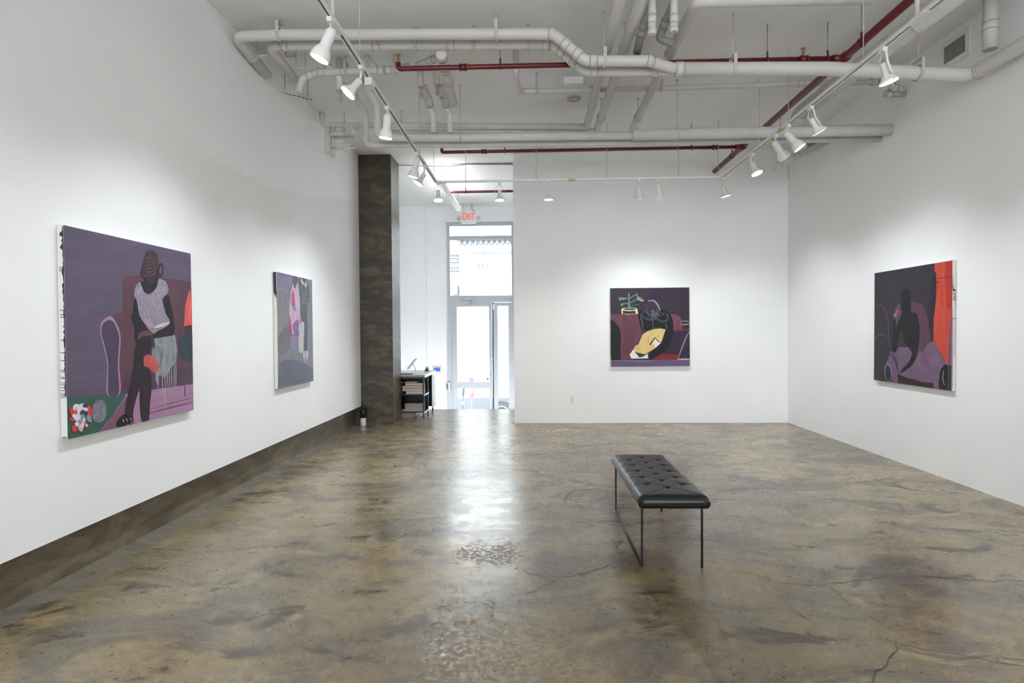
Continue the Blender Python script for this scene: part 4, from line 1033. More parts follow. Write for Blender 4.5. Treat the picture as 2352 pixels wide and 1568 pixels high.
# ------------------------------------------------------------------ spotlights
def spot_lamp(kind, mount, target, label, lit=True, watts=110, cone=62, drop=.10, colour=(1, .955, .885), aim=None):
    mount = Vector(mount); target = Vector(target)
    o = thing('track_spotlight', mount, label, 'spotlight', None)
    MB().box(mount+Vector((-.017, -.032, -.034)), mount+Vector((.017, .032, -.002))).build('track_adapter', LAMPW, o)
    piv = mount+Vector((0, 0, -drop))
    d = (target-piv).normalized()
    q = (-d).to_track_quat('Z', 'Y').to_matrix().to_4x4()
    if kind == 'bell':
        M = Matrix.Translation(piv) @ q
        MB().tube([mount+Vector((0, 0, -.03)), piv], .006, 8).build('stem', LAMPW, o)
        prof = [(.004, .035), (.022, .03), (.033, .015), (.036, -.005), (.036, -.092), (.0385, -.102), (.046, -.114), (.055, -.128), (.061, -.145), (.0645, -.165), (.066, -.185), (.0665, -.19), (.062, -.19), (.060, -.178)]
        h = MB().lathe(prof, 28, M).build('housing', LAMPW, o)
        mouth = -.184
        R_ = .0615
    else:
        M = Matrix.Translation(piv+d*.02) @ q
        # arm beside the lamp and an open ring yoke
        side = d.cross(Vector((0, 0, 1)));
        side = side.normalized() if side.length > .05 else Vector((1, 0, 0))
        m2 = MB()
        if kind == 'yoke':
            m2.tube([mount+Vector((0, 0, -.03)), mount+side*.045+Vector((0, 0, -.045)), piv+side*.05+d*.02, piv+side*.06+d*.12], .0085, 8, .02)
        else:
            m2.tube([piv+d*.135-side*.066, piv-side*.066+d*.02, piv-side*.04-d*.03, piv-d*.045, piv+side*.04-d*.03, piv+side*.066+d*.02, piv+d*.135+side*.066], .0028, 6, .03)
            m2.tube([mount+Vector((0, 0, -.03)), piv-d*.045], .0075, 8)
        m2.tube([mount+Vector((0, 0, -.035)), mount+side*-.03+Vector((0, 0, -.05)), piv-side*.036, piv-side*.028+d*.03], .003, 6, .02)
        m2.build('yoke', LAMPW, o)
        prof = [(.004, .006), (.026, .004), (.028, -.004), (.028, -.075), (.031, -.078), (.033, -.088), (.046, -.11), (.058, -.125), (.062, -.132)]
        h = MB().lathe(prof, 28, M).build('housing', LAMPW, o)
        MB().lathe([(.062, -.126), (.067, -.128), (.067, -.142), (.062, -.143)], 28, M).build('rim_ring', LAMPW, o)
        for e in (-1, 1): MB().sphere(M @ Vector((0, 0, -.135))+side*.069*e, .006, 10).build('pivot_screw', STEEL, o)
        mouth, R_ = -.1435, .0625
    MB().lathe([(R_, mouth), (R_*.75, mouth-.003), (R_*.3, mouth-.005)], 28, M).build('lens', LIT if lit else plain('unlit_lens', (225, 225, 222), .25), o)
    if lit:
        L = bpy.data.lights.new('spot_beam', 'SPOT'); L.energy = watts; L.spot_size = math.radians(cone); L.spot_blend = 1.0
        L.color = colour; L.shadow_soft_size = .032
        lo = bpy.data.objects.new('spot_beam', L); C.objects.link(lo); lo.parent = o
        pos = M @ Vector((0, 0, mouth-.055))
        lo.location = pos-o.location
        ad = (Vector(aim)-pos).normalized() if aim is not None else d
        lo.rotation_euler = (-(ad*.97+d*.03)).to_track_quat('Z', 'Y').to_euler()
    return o
ml = lambda y: Vector((XT0, at(at_x(y), y, X=XT0).y, ZT))
def at_x(y): return 748+(y-45)*(1000-748)/(418-45)
def on_left(x, y):
    return Vector((XT0, Zp(x, y, ZT).y, ZT))
def on_right(x, y): return Vector((XT1, Zp(x, y, ZT).y, ZT))
def on_back(x): return Vector((at(x, 415, Y=YT).x, YT, ZT))
LW = .69
def facing(pos, nx, ny, c):
    """lamp axis from how its face is seen: in-image direction of the axis (right, down) and how far it turns to the viewer"""
    pos = Vector(pos); t = (Vector(EYE)-pos).normalized()
    dn = (Vector((0, 0, -1))-t*(-t.z)).normalized(); rt = t.cross(dn)
    if rt.x < 0: rt = -rt
    v = (rt*nx+dn*ny).normalized()
    return (t*c+v*math.sqrt(1-c*c)).normalized()
def lamp(kind, mount, nx, ny, c, aim, label, lit=True, watts=100, cone=108, colour=(.90, .952, 1)):
    m = Vector(mount)
    return spot_lamp(kind, m, m+Vector((0, 0, -.10))+facing(m, nx, ny, c)*3, label, lit, watts*LW, cone, colour=colour, aim=aim)
lamp('bell', on_left(748, 42), -.42, .9, .35, (-2.8, 4.2, -0.85), 'lit white bell spotlight nearest on the left track', watts=96)
lamp('yoke', on_left(820, 152), -.69, .73, .35, (-2.8, 3.9, -0.55), 'lit white spotlight with side arm on the left track, second from the near end', watts=66)
tb = thing('track_transformer', on_left(842, 182), 'small white box adapter on the left track beyond the second spotlight', 'adapter')
q = tb.location; MB().box(q+Vector((-.03, -.05, -.065)), q+Vector((.03, .05, -.004))).build('housing', LAMPW, tb); MB().tube([q+Vector((-.02, 0, -.06)), q+Vector((-.03, .02, -.11))], .006, 8).build('release_lever', STEEL, tb)
lamp('bell', on_left(877, 245), -.1, 1, .26, (-2.4, 6.0, .2), 'lit white bell spotlight third on the left track, over the thick elbow pipe', watts=100)
lamp('bell', on_left(947, 350), -.25, .97, .16, (-2.8, 6.65, -0.85), 'lit white bell spotlight fourth on the left track', watts=92)
lamp('yoke', on_left(966, 379), -.55, .83, .3, (-2.8, 6.9, -0.65), 'lit white flared spotlight fifth on the left track', watts=66)
lamp('ring', Vector((XT0+.03, YT-.02, ZT)), .02, 1, .42, (-1.45, 7.0, 0), 'lit white wire yoke spotlight at the left corner of the tracks', watts=70)
lamp('ring', on_back(1147), 0, 1, .3, (-.5, 7.6, 0), 'lit white spotlight in front of the entrance on the back track', watts=60)
lamp('ring', on_back(1260), 0, 1, .2, (.1, 8.3, 0), 'lit white wire yoke spotlight left of centre on the back track', watts=70, colour=(1, .92, .8))
lamp('ring', on_back(1467), .05, 1, -.25, (1.2, YB, -0.85), 'white wire yoke spotlight aimed at back wall, left of a bell one', watts=80)
lamp('bell', on_back(1512), .1, 1, -.3, (2.4, YB, -0.75), 'white bell spotlight on the back track aimed at the back painting', watts=80)
lamp('yoke', Vector((XT1+.01, YT-.03, ZT)), .2, .97, .1, (4.1, 8.7, -0.65), 'white spotlight at the right corner of the tracks', watts=95)
lamp('yoke', on_right(1730, 352), .35, .93, .4, (4.1, 7.1, -0.85), 'lit white spotlight on the right track, first before its far corner', watts=84)
lamp('bell', on_right(1780, 309), .5, .85, -.2, (4.1, 7.5, 1.5), 'unlit white bell spotlight on the right track beside a lit one', lit=False)
lamp('bell', on_right(1808, 286), .6, .8, .2, (4.1, 6.2, -0.75), 'lit white bell spotlight on the right track under the sleeve pipe end', watts=62)
lamp('yoke', on_right(1866, 244), .45, .9, -.05, (4.1, 7.3, -0.65), 'white side arm spotlight on the right track turned away to the wall', watts=58)
lamp('yoke', on_right(2035, 110), .25, .97, .24, (4.1, 4.5, -0.85), 'lit white side arm spotlight nearest on the right track', watts=94)
# unseen beams without heads, added for lamps further along both tracks
def beam(pos, target, watts, cone=78, colour=(1, .955, .885)):
    L = bpy.data.lights.new('spot_beam', 'SPOT'); L.energy = watts; L.spot_size = math.radians(cone); L.spot_blend = 1; L.color = colour; L.shadow_soft_size = .05
    lo = bpy.data.objects.new('spot_beam', L); C.objects.link(lo); lo.location = pos
    lo.rotation_euler = (Vector(pos)-Vector(target)).to_track_quat('Z', 'Y').to_euler()
for y in (-1.5, .4, 2.3): beam((XT0, y, 3.4), (-2.8, y+.15, -0.75), 72*LW, 108, (.90, .952, 1))
for y in (-1.0, .9, 2.6): beam((XT1, y, 3.4), (4.1, y+.2, -0.75), 72*LW, 108, (.90, .952, 1))

# ------------------------------------------------------------------ vents and ceiling fittings
GRILLE = plain('grey_vent_slats', (150, 148, 145), .5)
def vent(label, ya, yb, za, zb):
    o = thing('air_vent', (XR, (ya+yb)/2, za), label, 'vent')
    m2 = MB(); t = .05; x = XR-.02
    for (y0_, y1_, z0_, z1_) in ((ya, yb, za, za+t), (ya, yb, zb-t, zb), (ya, ya+t, za+t, zb-t), (yb-t, yb, za+t, zb-t)): m2.box((x, y0_, z0_), (XR, y1_, z1_))
    m2.build('frame', LAMPW, o)
    MB().box((XR-.004, ya+t, za+t), (XR-.001, yb-t, zb-t)).build('backing', plain('vent_dark', (70, 68, 66), .7), o)
    m2 = MB(); n = 16
    for k in range(n):
        y = ya+t+(yb-ya-2*t)*(k+.5)/n
        m2.box((x+.002, y-.006, za+t), (x+.014, y+.004, zb-t))
    m2.build('louvers', GRILLE, o)
p1, p2 = at(2164, 92, X=XR), at(2231, 122, X=XR)
vent('white framed grille vent high on the right wall near the thick pipe elbow', p2.y, p1.y, at(2231, 124, X=XR).z, at(2231, 58, X=XR).z)
p1, p2 = at(1853, 330, X=XR), at(1882, 330, X=XR)
vent('small white framed vent on the right wall under the lower pipes', p2.y, p1.y, at(1882, 344, X=XR).z, at(1882, 344, X=XR).z+.42)
q = Zp(1318, 226, CEIL)
o = thing('ceiling_speaker', q, 'round white ceiling disc behind the thin crossing pipe', 'ceiling fitting')
MB().lathe([(.09, 0), (.09, -.008), (.055, -.014), (.055, -.018), (.03, -.02), (.028, -.012)], 28, Matrix.Translation(q)).build('disc', plain('aged_white_plastic', (214, 208, 190), .5), o)
MB().torus(q+Vector((0, 0, -.012)), (0, 0, 1), .072, .004, 28, 6).build('ring', plain('aged_ring', (176, 170, 152), .5), o)
a, b = A(1295, 203, 6.6), A(1340, 196, 6.6)
o = thing('access_box', (a+b)/2, 'white sheet metal box on ceiling with a lip behind the stepped drain pipes', 'ceiling box')
MB().box((a.x, 6.6, a.z+.01), (b.x, 6.66, CEIL)).build('box', CEILM, o); MB().box((a.x-.01, 6.585, a.z), (b.x+.01, 6.66, a.z+.045)).build('lip', PIPE, o)

def plate(name, label, q, axis, w, h, holes):
    o = thing(name, q, label, 'outlet')
    def bx(u0, u1, v0, v1, d0, d1):
        if axis == 'Y': return MB().box((q.x+u0, q.y-d1, q.z+v0), (q.x+u1, q.y-d0, q.z+v1))
        return MB().box((q.x-d1, q.y+u0, q.z+v0), (q.x-d0, q.y+u1, q.z+v1))
    bx(-w/2, w/2, -h/2, h/2, .0005, .006).build('cover_plate', LAMPW, o)
    for v in holes: bx(-.017, .017, v-.014, v+.014, .006, .008).build('socket', plain('socket_grey', (206, 205, 202), .5), o)
plate('wall_outlet', 'small white power outlet low on the back wall left of the painting', at(1313, 918, Y=YB), 'Y', .07, .115, (.025, -.025))
plate('blank_plate', 'small white blank cover plate high on the right wall by the far corner', at(1812, 395, X=XR), 'X', .07, .2, ())
# ------------------------------------------------------------------ extinguisher
q = Vector((-2.735, 9.19, 0))
o = thing('fire_extinguisher', q, 'small white fire extinguisher with a black head standing at the column foot', 'fire extinguisher')
M = Matrix.Translation(q)
MB().lathe([(.006, .27), (.022, .268), (.04, .25), (.046, .22), (.046, .008), (.042, 0)], 24, M).build('body', plain('white_enamel', (228, 226, 220), .35), o)
MB().lathe([(.012, .272), (.028, .268), (.044, .25), (.0475, .22), (.0475, .125)], 24, M).build('black_sleeve', BLACK, o)
MB().lathe([(.012, .31), (.02, .305), (.022, .275), (.018, .262)], 16, M).build('valve_head', BLACK, o)
MB().box(q+Vector((-.012, -.06, .30)), q+Vector((.012, .02, .312))).box(q+Vector((-.012, -.07, .325)), q+Vector((.012, .025, .335))).build('handle', BLACK, o)
MB().tube([q+Vector((.02, 0, .29)), q+Vector((.055, -.01, .27)), q+Vector((.052, -.02, .17))], .006, 8, .02).build('hose', BLACK, o)

# ------------------------------------------------------------------ desk
dx0, dx1, dy0, dy1, dzt = -2.62, -1.862, 9.90, 11.02, .765
o = thing('desk', ((dx0+dx1)/2, (dy0+dy1)/2, 0), 'black desk with aluminium edges and open shelves beside the column', 'desk')
BLKP = plain('black_laminate', (26, 27, 30), .3)
MB().box((dx0, dy0, dzt-.045), (dx1, dy1, dzt)).build('desk_top', [plain('grey_laminate', (150, 152, 156), .22)], o)
m2 = MB().box((dx1, dy0-.004, dzt-.052), (dx1+.008, dy1+.004, dzt+.003)); m2.box((dx0, dy0-.008, dzt-.012), (dx1+.008, dy0-.0005, dzt+.003)); m2.build('edge_trim', ALU, o)
MB().box((dx0, dy0, dzt-.075), (dx1-.01, dy0+.02, dzt-.046)).build('apron', BLKP, o)
SHB = plain('wood_shelf', (70, 58, 50), .4)
SH1, SH2 = .425, .125
for z in (SH1, SH2):
    s_ = MB().box((dx0, dy0+.004, z-.02), (dx1-.012, dy0+.44, z)).build('shelf', BLKP, o)
    MB().box((dx1-.012, dy0-.03, z-.022), (dx1+.01, dy0+.36, z+.002)).build('shelf_rail', ALU, s_)
MB().box((dx0, dy0+.45, SH2-.03), (dx1-.02, dy0+.47, dzt-.045)).build('back_panel', BLKP, o)
for y in (dy0+.008, dy0+.40): MB().box((dx1-.034, y-.0, 0), (dx1-.012, y+.022, dzt-.045)).build('leg', BLKP, o)
cb0 = dy0+.78
cab = MB().box((dx0, cb0, .115), (dx1-.012, dy1-.01, dzt-.046)).build('cabinet', BLKP, o)
MB().box((dx1-.012, cb0-.004, .09), (dx1-.004, dy1, dzt-.05)).build('side_panel', plain('white_laminate', (216, 217, 219), .35), cab)
for x in (dx0+.05, dx1-.05): MB().box((x, dy1-.13, 0), (x+.024, dy1-.106, .115)).build('leg', BLKP, o)
# books: shelf one
def book(x0, x1, y0, z, h, cover, label, grp, depth=.22, tilt=0, pages=(206, 196, 180), spine_right=True, cat='book', name='book'):
    t = thing(name, ((x0+x1)/2, y0+depth/2, z), label, cat, grp)
    cv = plain('cover_%d_%d_%d' % cover, cover, .4)
    k = .004 if h > .015 else .0015
    m2 = MB().box((x0, y0, z), (x1, y0+depth, z+k)).box((x0, y0, z+h-k), (x1, y0+depth, z+h))
    m2.box((x1-k, y0, z), (x1, y0+depth, z+h)) if spine_right else m2.box((x0, y0, z), (x0+k, y0+depth, z+h))
    m2.build('cover', cv, t)
    MB().box((x0+.005, y0+.005, z+k), (x1-.005, y0+depth-.005, z+h-k)).build('pages', plain('pages_%d' % pages[0], pages, .7), t)
    if tilt: t.rotation_euler = (0, tilt, 0)
    return t
yb = dy0+.015
z = SH1+.0005
for k, (h, cov, x0_, lb) in enumerate([(.052, (196, 184, 166), -2.20, 'pale thick hardback at the bottom of the right stack on the upper shelf'), (.046, (150, 44, 52), -2.26, 'red edged hardback second from bottom of the right stack, upper shelf'), (.046, (156, 48, 58), -2.26, 'red edged hardback third from bottom of the right stack, upper shelf'), (.05, (60, 58, 60), -2.21, 'dark covered hardback topping the right stack on the upper shelf')]):
    book(x0_, -1.90, yb, z, h, cov, lb, 'books on the desk shelves'); z += h+.0005
zt_ = z
book(-2.50, -2.02, yb+.01, z+.001, .008, (168, 132, 112), 'thin brown brochure lying across the tops of the book stacks', 'books on the desk shelves', tilt=0)
book(-2.21, -1.98, yb+.02, z+.0105, .014, (44, 46, 52), 'thin dark booklet lying on the brown brochure', 'books on the desk shelves')
z = SH1+.0005
for k, (h, cov, lb) in enumerate([(.054, (120, 116, 110), 'grey hardback at the bottom of the left stack by the column'), (.05, (70, 66, 62), 'dark hardback second from bottom of the left stack by the column'), (.048, (130, 124, 116), 'grey hardback third from bottom of the left stack by the column'), (.045, (96, 80, 70), 'brown hardback topping the left stack by the column')]):
    book(-2.56, -2.275, yb, z, h, cov, lb, 'books on the desk shelves'); z += h+.0005
t = thing('folder', (-2.45, yb+.1, zt_+.03), 'grey blue soft folder on the left book stack under the desk top', 'folder')
m2 = MB(); m2.tube([(-2.56, yb+.05, zt_+.035), (-2.36, yb+.05, zt_+.045)], .022, 12); m2.box((-2.56, yb+.03, zt_+.012), (-2.34, yb+.2, zt_+.03)); m2.build('folder', plain('blue_grey_card', (92, 106, 120), .6), t)
# shelf two: magazines
z = SH2+.0005
cols = [(176, 150, 138), (150, 140, 132), (128, 122, 118), (140, 132, 126), (118, 116, 118), (134, 124, 118), (104, 100, 104), (60, 62, 70)]
nm = ['pinkish', 'beige', 'grey', 'fawn', 'slate', 'brown', 'charcoal', 'black']
ordn = ['bottom', 'second', 'third', 'fourth', 'fifth', 'sixth', 'seventh', 'top']
for k in range(8):
    h = .032 if k == 0 else .015
    book(-2.27 if k == 0 else -2.22+random.uniform(-.006, .006), -1.905, yb, z, h, cols[k], '%s magazine, %s of the right stack on the lower shelf' % (nm[k], ordn[k]), 'magazines on the lower shelf', pages=(182, 172, 162), cat='magazine', name='magazine'); z += h+.0005
z = SH2+.0005
for k, (h, cov, lb) in enumerate([(.03, (150, 136, 120), 'tan catalogue at the bottom of the left heap on the lower shelf'), (.024, (92, 96, 104), 'blue grey catalogue second in the left heap on the lower shelf'), (.03, (120, 122, 130), 'grey catalogue third in the left heap on the lower shelf'), (.02, (66, 68, 76), 'dark catalogue topping the left heap on the lower shelf')]):
    book(-2.56+k*.01, -2.31+k*.012, yb, z, h, cov, lb, 'magazines on the lower shelf', cat='magazine', name='magazine'); z += h+.0005
t = thing('paper_sheet', (-2.38, yb+.1, z), 'crumpled grey paper sheet draped over the left magazine heap', 'paper')
m2 = MB(); m2.tube([(-2.52, yb+.06, z+.008), (-2.42, yb+.05, z+.045), (-2.34, yb+.05, z+.04), (-2.285, yb+.03, z-.02)], .012, 10, .03); m2.tube([(-2.50, yb+.12, z+.02), (-2.40, yb+.11, z+.05), (-2.31, yb+.1, z+.03)], .014, 10, .03); m2.build('sheet', plain('grey_paper', (140, 142, 148), .7), t)
t = thing('storage_box', (-2.18, dy0+.16, 0), 'beige box on the floor under the desk shelves', 'box')
m2 = MB().box((-2.33, dy0+.06, .004), (-2.07, dy0+.3, .105)); m2.build('box', plain('beige_card', (150, 142, 128), .6), t); MB().box((-2.335, dy0+.055, .085), (-2.065, dy0+.305, .11)).build('lid', plain('beige_card_lid', (128, 120, 108), .6), t)
t = thing('power_cable', (-2.05, dy0+.1, .01), 'looped black cable beside the beige box under the desk', 'cable')
MB().tube([(-2.09, dy0+.05, .03), (-2.04, dy0+.04, .012), (-2.0, dy0+.06, .04), (-1.985, dy0+.1, .10), (-2.02, dy0+.2, .10)], .0045, 8, .03).build('cable', BLACK, t)
# on the desk
q = Vector((-2.30, 10.2, dzt))
t = thing('tablet_stand', q, 'white tablet leaning on a stand on the desk top', 'tablet')
ta, tb2 = at(1018/7.465+800, 510/7.465+780, Y=10.2), at(1165/7.465+800, 315/7.465+780, Y=10.2)
ta.z = max(ta.z, dzt+.012)
d = (tb2-ta); dn_ = d.normalized(); zn_ = dn_.cross(Vector((0, 1, 0)))
M = Matrix(((dn_.x, 0, zn_.x, ta.x), (dn_.y, 1, zn_.y, ta.y), (dn_.z, 0, zn_.z, ta.z), (0, 0, 0, 1)))
MB().obox(M, (0, -.09, -.006), (d.length, .09, .006)).build('tablet', LAMPW, t)
MB().obox(M, (.01, -.082, .006), (d.length-.01, .082, .0075)).build('screen', BLKP, t)
m_ = ta.lerp(tb2, .55)
m2 = MB().tube([m_+Vector((.004, 0, 0)), m_+Vector((.05, 0, -.08)), Vector((ta.x+.15, 10.2, dzt+.006))], .008, 10, .03); m2.box((ta.x-.005, 10.13, dzt+.0005), (ta.x+.175, 10.27, dzt+.009)); m2.build('stand', LAMPW, t)
MB().tube([ta.lerp(tb2, .35), Vector((ta.x-.15, 10.22, dzt+.05)), Vector((ta.x-.25, 10.22, dzt+.012))], .0025, 6, .1).build('cable', LAMPW, t)
t = thing('laptop', (-2.30, 10.02, dzt), 'closed black laptop lying in front of the tablet stand', 'laptop')
MB().box((-2.36, 9.95, dzt+.0005), (-2.11, 10.1, dzt+.012)).build('base', BLKP, t); MB().box((-2.36, 9.95, dzt+.0125), (-2.11, 10.1, dzt+.018)).build('lid', plain('grey_lid', (120, 124, 128), .3, .4), t)
q = at(1345/7.465+800, 530/7.465+780, Z=dzt)
t = thing('tape_dispenser', q, 'small black and silver tape dispenser at the back of the desk', 'tape dispenser')
M = Matrix.Translation(q)
MB().lathe([(.038, .016), (.042, .0005)], 18, M).build('base', BLACK, t); MB().lathe([(.02, .08), (.03, .076), (.03, .016)], 18, M).build('drum', plain('chrome', (220, 222, 224), .15, .9), t); MB().box(q+Vector((.018, -.012, .02)), q+Vector((.036, .012, .07))).build('grip', BLACK, t)

# ------------------------------------------------------------------ door and transom
YD = FR+.06
def bars(rects, y0=YD, y1=YD+.06):
    m2 = MB()
    for x0_, x1_, z0_, z1_ in rects: m2.box((x0_, y0, z0_), (x1_, y1, z1_))
    return m2
dl, dr = -1.97, -.385
win = struct('window_1', bars([(dl, dl+.075, 2.345, 4.05), (dr-.07, dr, 2.345, 4.05), (dl+.075, dr-.07, 3.965, 4.05), (dl+.075, dr-.07, 3.64, 3.735), (dl, dr, 2.235, 2.345)]), FRAMEA, label='tall glazed transom above the street door')
for z0_, z1_ in ((2.345, 3.64), (3.735, 3.965)): bars([(dl+.075, dr-.07, z0_, z1_)], YD+.025, YD+.033).build('pane', GLASS, win)
door = struct('door_1', bars([(dl, -1.86, -.88, 2.2349), (-.915, -.885, -.88, 2.19), (dr-.09, dr, -.88, 2.2349), (-1.86, dr-.09, 2.19, 2.2349)]), FRAMEA, label='aluminium street door with a narrow glazed sidelight')
leaf = bars([(-1.857, -1.745, -.86, 2.187), (-.995, -.925, -.86, 2.187), (-1.745, -.995, 2.09, 2.187), (-1.745, -.995, .185, .33), (-1.745, -.995, -.86, -.55)], YD+.005, YD+.05).build('door_leaf', FRAMEA, door)
for z0_, z1_ in ((.33, 2.09), (-.55, .185)): bars([(-1.745, -.995, z0_, z1_)], YD+.02, YD+.028).build('pane', GLASS, leaf)
side_ = bars([(-.885, -.79, -.86, 2.18), (-.54, -.475, -.86, 2.18), (-.79, -.54, 2.1, 2.18), (-.79, -.54, -.86, -.6)], YD+.005, YD+.05).build('sidelight', FRAMEA, door)
bars([(-.79, -.54, -.6, 2.1)], YD+.02, YD+.028).build('pane', GLASS, side_)
bars([(-.918, -.888, -.86, 2.18)], YD-.004, YD+.002).build('gap_shadow_strip', plain('dark_gap_shade', (54, 62, 74), .6), door)  # dark strip laid over the joint to stand for its shadow
m2 = bars([(-1.63, -1.34, 2.235, 2.31)], YD-.05, YD); m2.tube([(-1.42, YD-.04, 2.24), (-1.36, YD-.08, 2.19), (-1.46, YD-.03, 2.15)], .012, 8); m2.build('door_closer', plain('closer_grey', (176, 180, 184), .4, .4), door)
m2 = MB().lathe([(.03, 0), (.03, .008), (.018, .012)], 18, Matrix.Translation((-1.035, YD+.0, .40)) @ Matrix.Rotation(PI/2, 4, 'X')); m2.build('door_knob', plain('lock_grey', (120, 124, 130), .3, .5), leaf)
for z in (.93, .50): MB().lathe([(.012, 0), (.012, .006)], 12, Matrix.Translation((-.955, YD+.004, z)) @ Matrix.Rotation(PI/2, 4, 'X')).build('lock_cylinder', plain('lock_grey', (120, 124, 130), .3, .5), leaf)
bars([(-.90, -.85, 2.02, 2.14)], YD-.02, YD+.004).build('hinge_block', LAMPW, side_)
# house number on the glass, read from the street
def text_mesh(body, size, name, mat, parent, M, bold=0, extrude=.001, sx=1):
    cu = bpy.data.curves.new(name, 'FONT'); cu.body = body; cu.size = size; cu.extrude = extrude; cu.align_x = 'CENTER'; cu.align_y = 'CENTER'; cu.offset = bold
    t = bpy.data.objects.new(name, cu); C.objects.link(t)
    dg = bpy.context.evaluated_depsgraph_get(); me = bpy.data.meshes.new_from_object(t.evaluated_get(dg))
    bpy.data.objects.remove(t)
    me.transform(M @ Matrix.Diagonal((sx, 1, 1, 1)))
    me.materials.append(mat)
    ob = bpy.data.objects.new(name, me); C.objects.link(ob)
    if parent is not None:
        ob.parent = parent
        ob.location = -Vector(parent.location)
    return ob
q = at(1109, 613, Y=YD+.036)
text_mesh('522', .17, 'house_number', plain('number_grey', (96, 98, 102), .5), win, Matrix.Translation(q) @ Matrix.Rotation(PI, 4, 'Z') @ Matrix.Rotation(PI/2, 4, 'X'), extrude=.0008)
# exit sign
YE = 12.9
a, b = at(1059, 487, Y=YE), at(1093, 513, Y=YE)
o = thing('exit_sign', ((a.x+b.x)/2, YE, b.z), 'white exit sign with red letters and two lamp heads over the door', 'exit sign')
MB().box((a.x, YE, b.z), (b.x, YE+.06, a.z)).build('housing', plain('sign_white', (236, 238, 238), .45), o)
text_mesh('EXIT', .215, 'lettering', emit('exit_red', S((250, 92, 92)), .9), o, Matrix.Translation(((a.x+b.x)/2, YE-.002, (a.z+b.z)/2+.02)) @ Matrix.Rotation(PI/2, 4, 'X'), bold=.003, sx=.66)
for e, x in ((-1, a.x-.05), (1, b.x+.05)):
    m2 = MB().lathe([(.035, .04), (.045, .0), (.048, -.02), (.03, -.022)], 18, Matrix.Translation((x, YE+.02, (a.z+b.z)/2-.005)) @ Matrix.Rotation(-PI/2+.3*e, 4, 'X') @ Matrix.Rotation(.4*e, 4, 'Y') @ Matrix.Rotation(PI, 4, 'X'))
    m2.box((min(x, x-e*.04), YE+.02, (a.z+b.z)/2-.012), (max(x, x-e*.04), YE+.04, (a.z+b.z)/2+.012)); m2.build('lamp_head', plain('lamp_head_grey', (190, 196, 200), .3, .2), o)
for x, xt in ((a.x+.06, a.x+.05), (b.x-.06, b.x-.07)): MB().tube([(x, YE+.03, a.z), (xt, YE+.03, CEIL)], .004, 6).build('wire', RODM, o)
MB().tube([(b.x-.02, YE+.03, a.z+.01), (b.x-.1, YE+.03, CEIL-.12), (b.x-.09, YE+.03, CEIL)], .007, 6).build('flex_conduit', RODM, o)
# keypad and intercom
q = at(1004, 848, Y=FR)
o = thing('alarm_keypad', (q.x, FR-.02, q.z), 'white wall keypad with a glowing blue screen beside the desk', 'keypad')
MB().box((q.x-.10, FR-.03, q.z-.07), (q.x+.10, FR-.001, q.z+.07)).build('case', plain('ivory_plastic', (222, 220, 212), .5), o)
MB().box((q.x-.075, FR-.033, q.z-.045), (q.x+.075, FR-.031, q.z+.045)).build('screen', emit('blue_screen', S((62, 92, 236)), 1.0), o)
m2 = MB()
for dx, dz, r in ((-.035, .018, .014), (.02, .02, .01), (.05, .02, .01), (.02, -.02, .01), (.05, -.02, .01)): m2.box((q.x+dx-r, FR-.0345, q.z+dz-r), (q.x+dx+r, FR-.0335, q.z+dz+r))
m2.build('screen_icons', emit('screen_icons', S((150, 180, 250)), 1), o)
q = at(1029, 888, Y=FR)
o = thing('intercom', (q.x, FR-.02, q.z), 'grey push button box on the wall by the door frame', 'intercom')
MB().box((q.x-.05, FR-.05, q.z-.10), (q.x+.045, FR-.001, q.z+.10)).build('case', plain('intercom_grey', (196, 198, 200), .4), o)
for k in range(4): MB().lathe([(.014, 0), (.014, .012)], 12, Matrix.Translation((q.x-.005, FR-.05, q.z+.055-.033*k)) @ Matrix.Rotation(PI/2, 4, 'X')).build('button', BLACK, o)
MB().box((q.x+.025, FR-.055, q.z-.1), (q.x+.05, FR-.045, q.z+.1)).build('cover_edge', LAMPW, o)
# fluorescent strip in the entrance
zs = 4.0
n0, n1 = Zp(1003, 402, zs), Zp(1056, 494, zs)
n1 = Vector((n0.x, 11.9, zs))
n0.y = max(n0.y, 9.65)
o = thing('strip_light', n0.lerp(n1, .5), 'lit fluorescent strip light hanging under the entrance ceiling', 'strip light')
MB().box((n0.x-.042, n0.y, zs), (n0.x+.042, n1.y, zs+.045)).box((n0.x-.09, n0.y-.03, zs-.01), (n0.x+.09, n0.y, zs+.04)).build('channel', LAMPW, o)
TUBE = emit('lit_tube', (.95, .98, 1), 22, True)
for e in (-1, 1): MB().tube([(n0.x+.028*e, n0.y+.03, zs+.062), (n0.x+.028*e, n1.y-.03, zs+.062)], .013, 10).build('tube', TUBE, o)
for y in (n0.y+.05, (n0.y+n1.y)/2, n1.y-.1): MB().tube([(n0.x, y, zs+.04), (n0.x, y, CEIL)], .004, 6).build('rod', RODM, o)

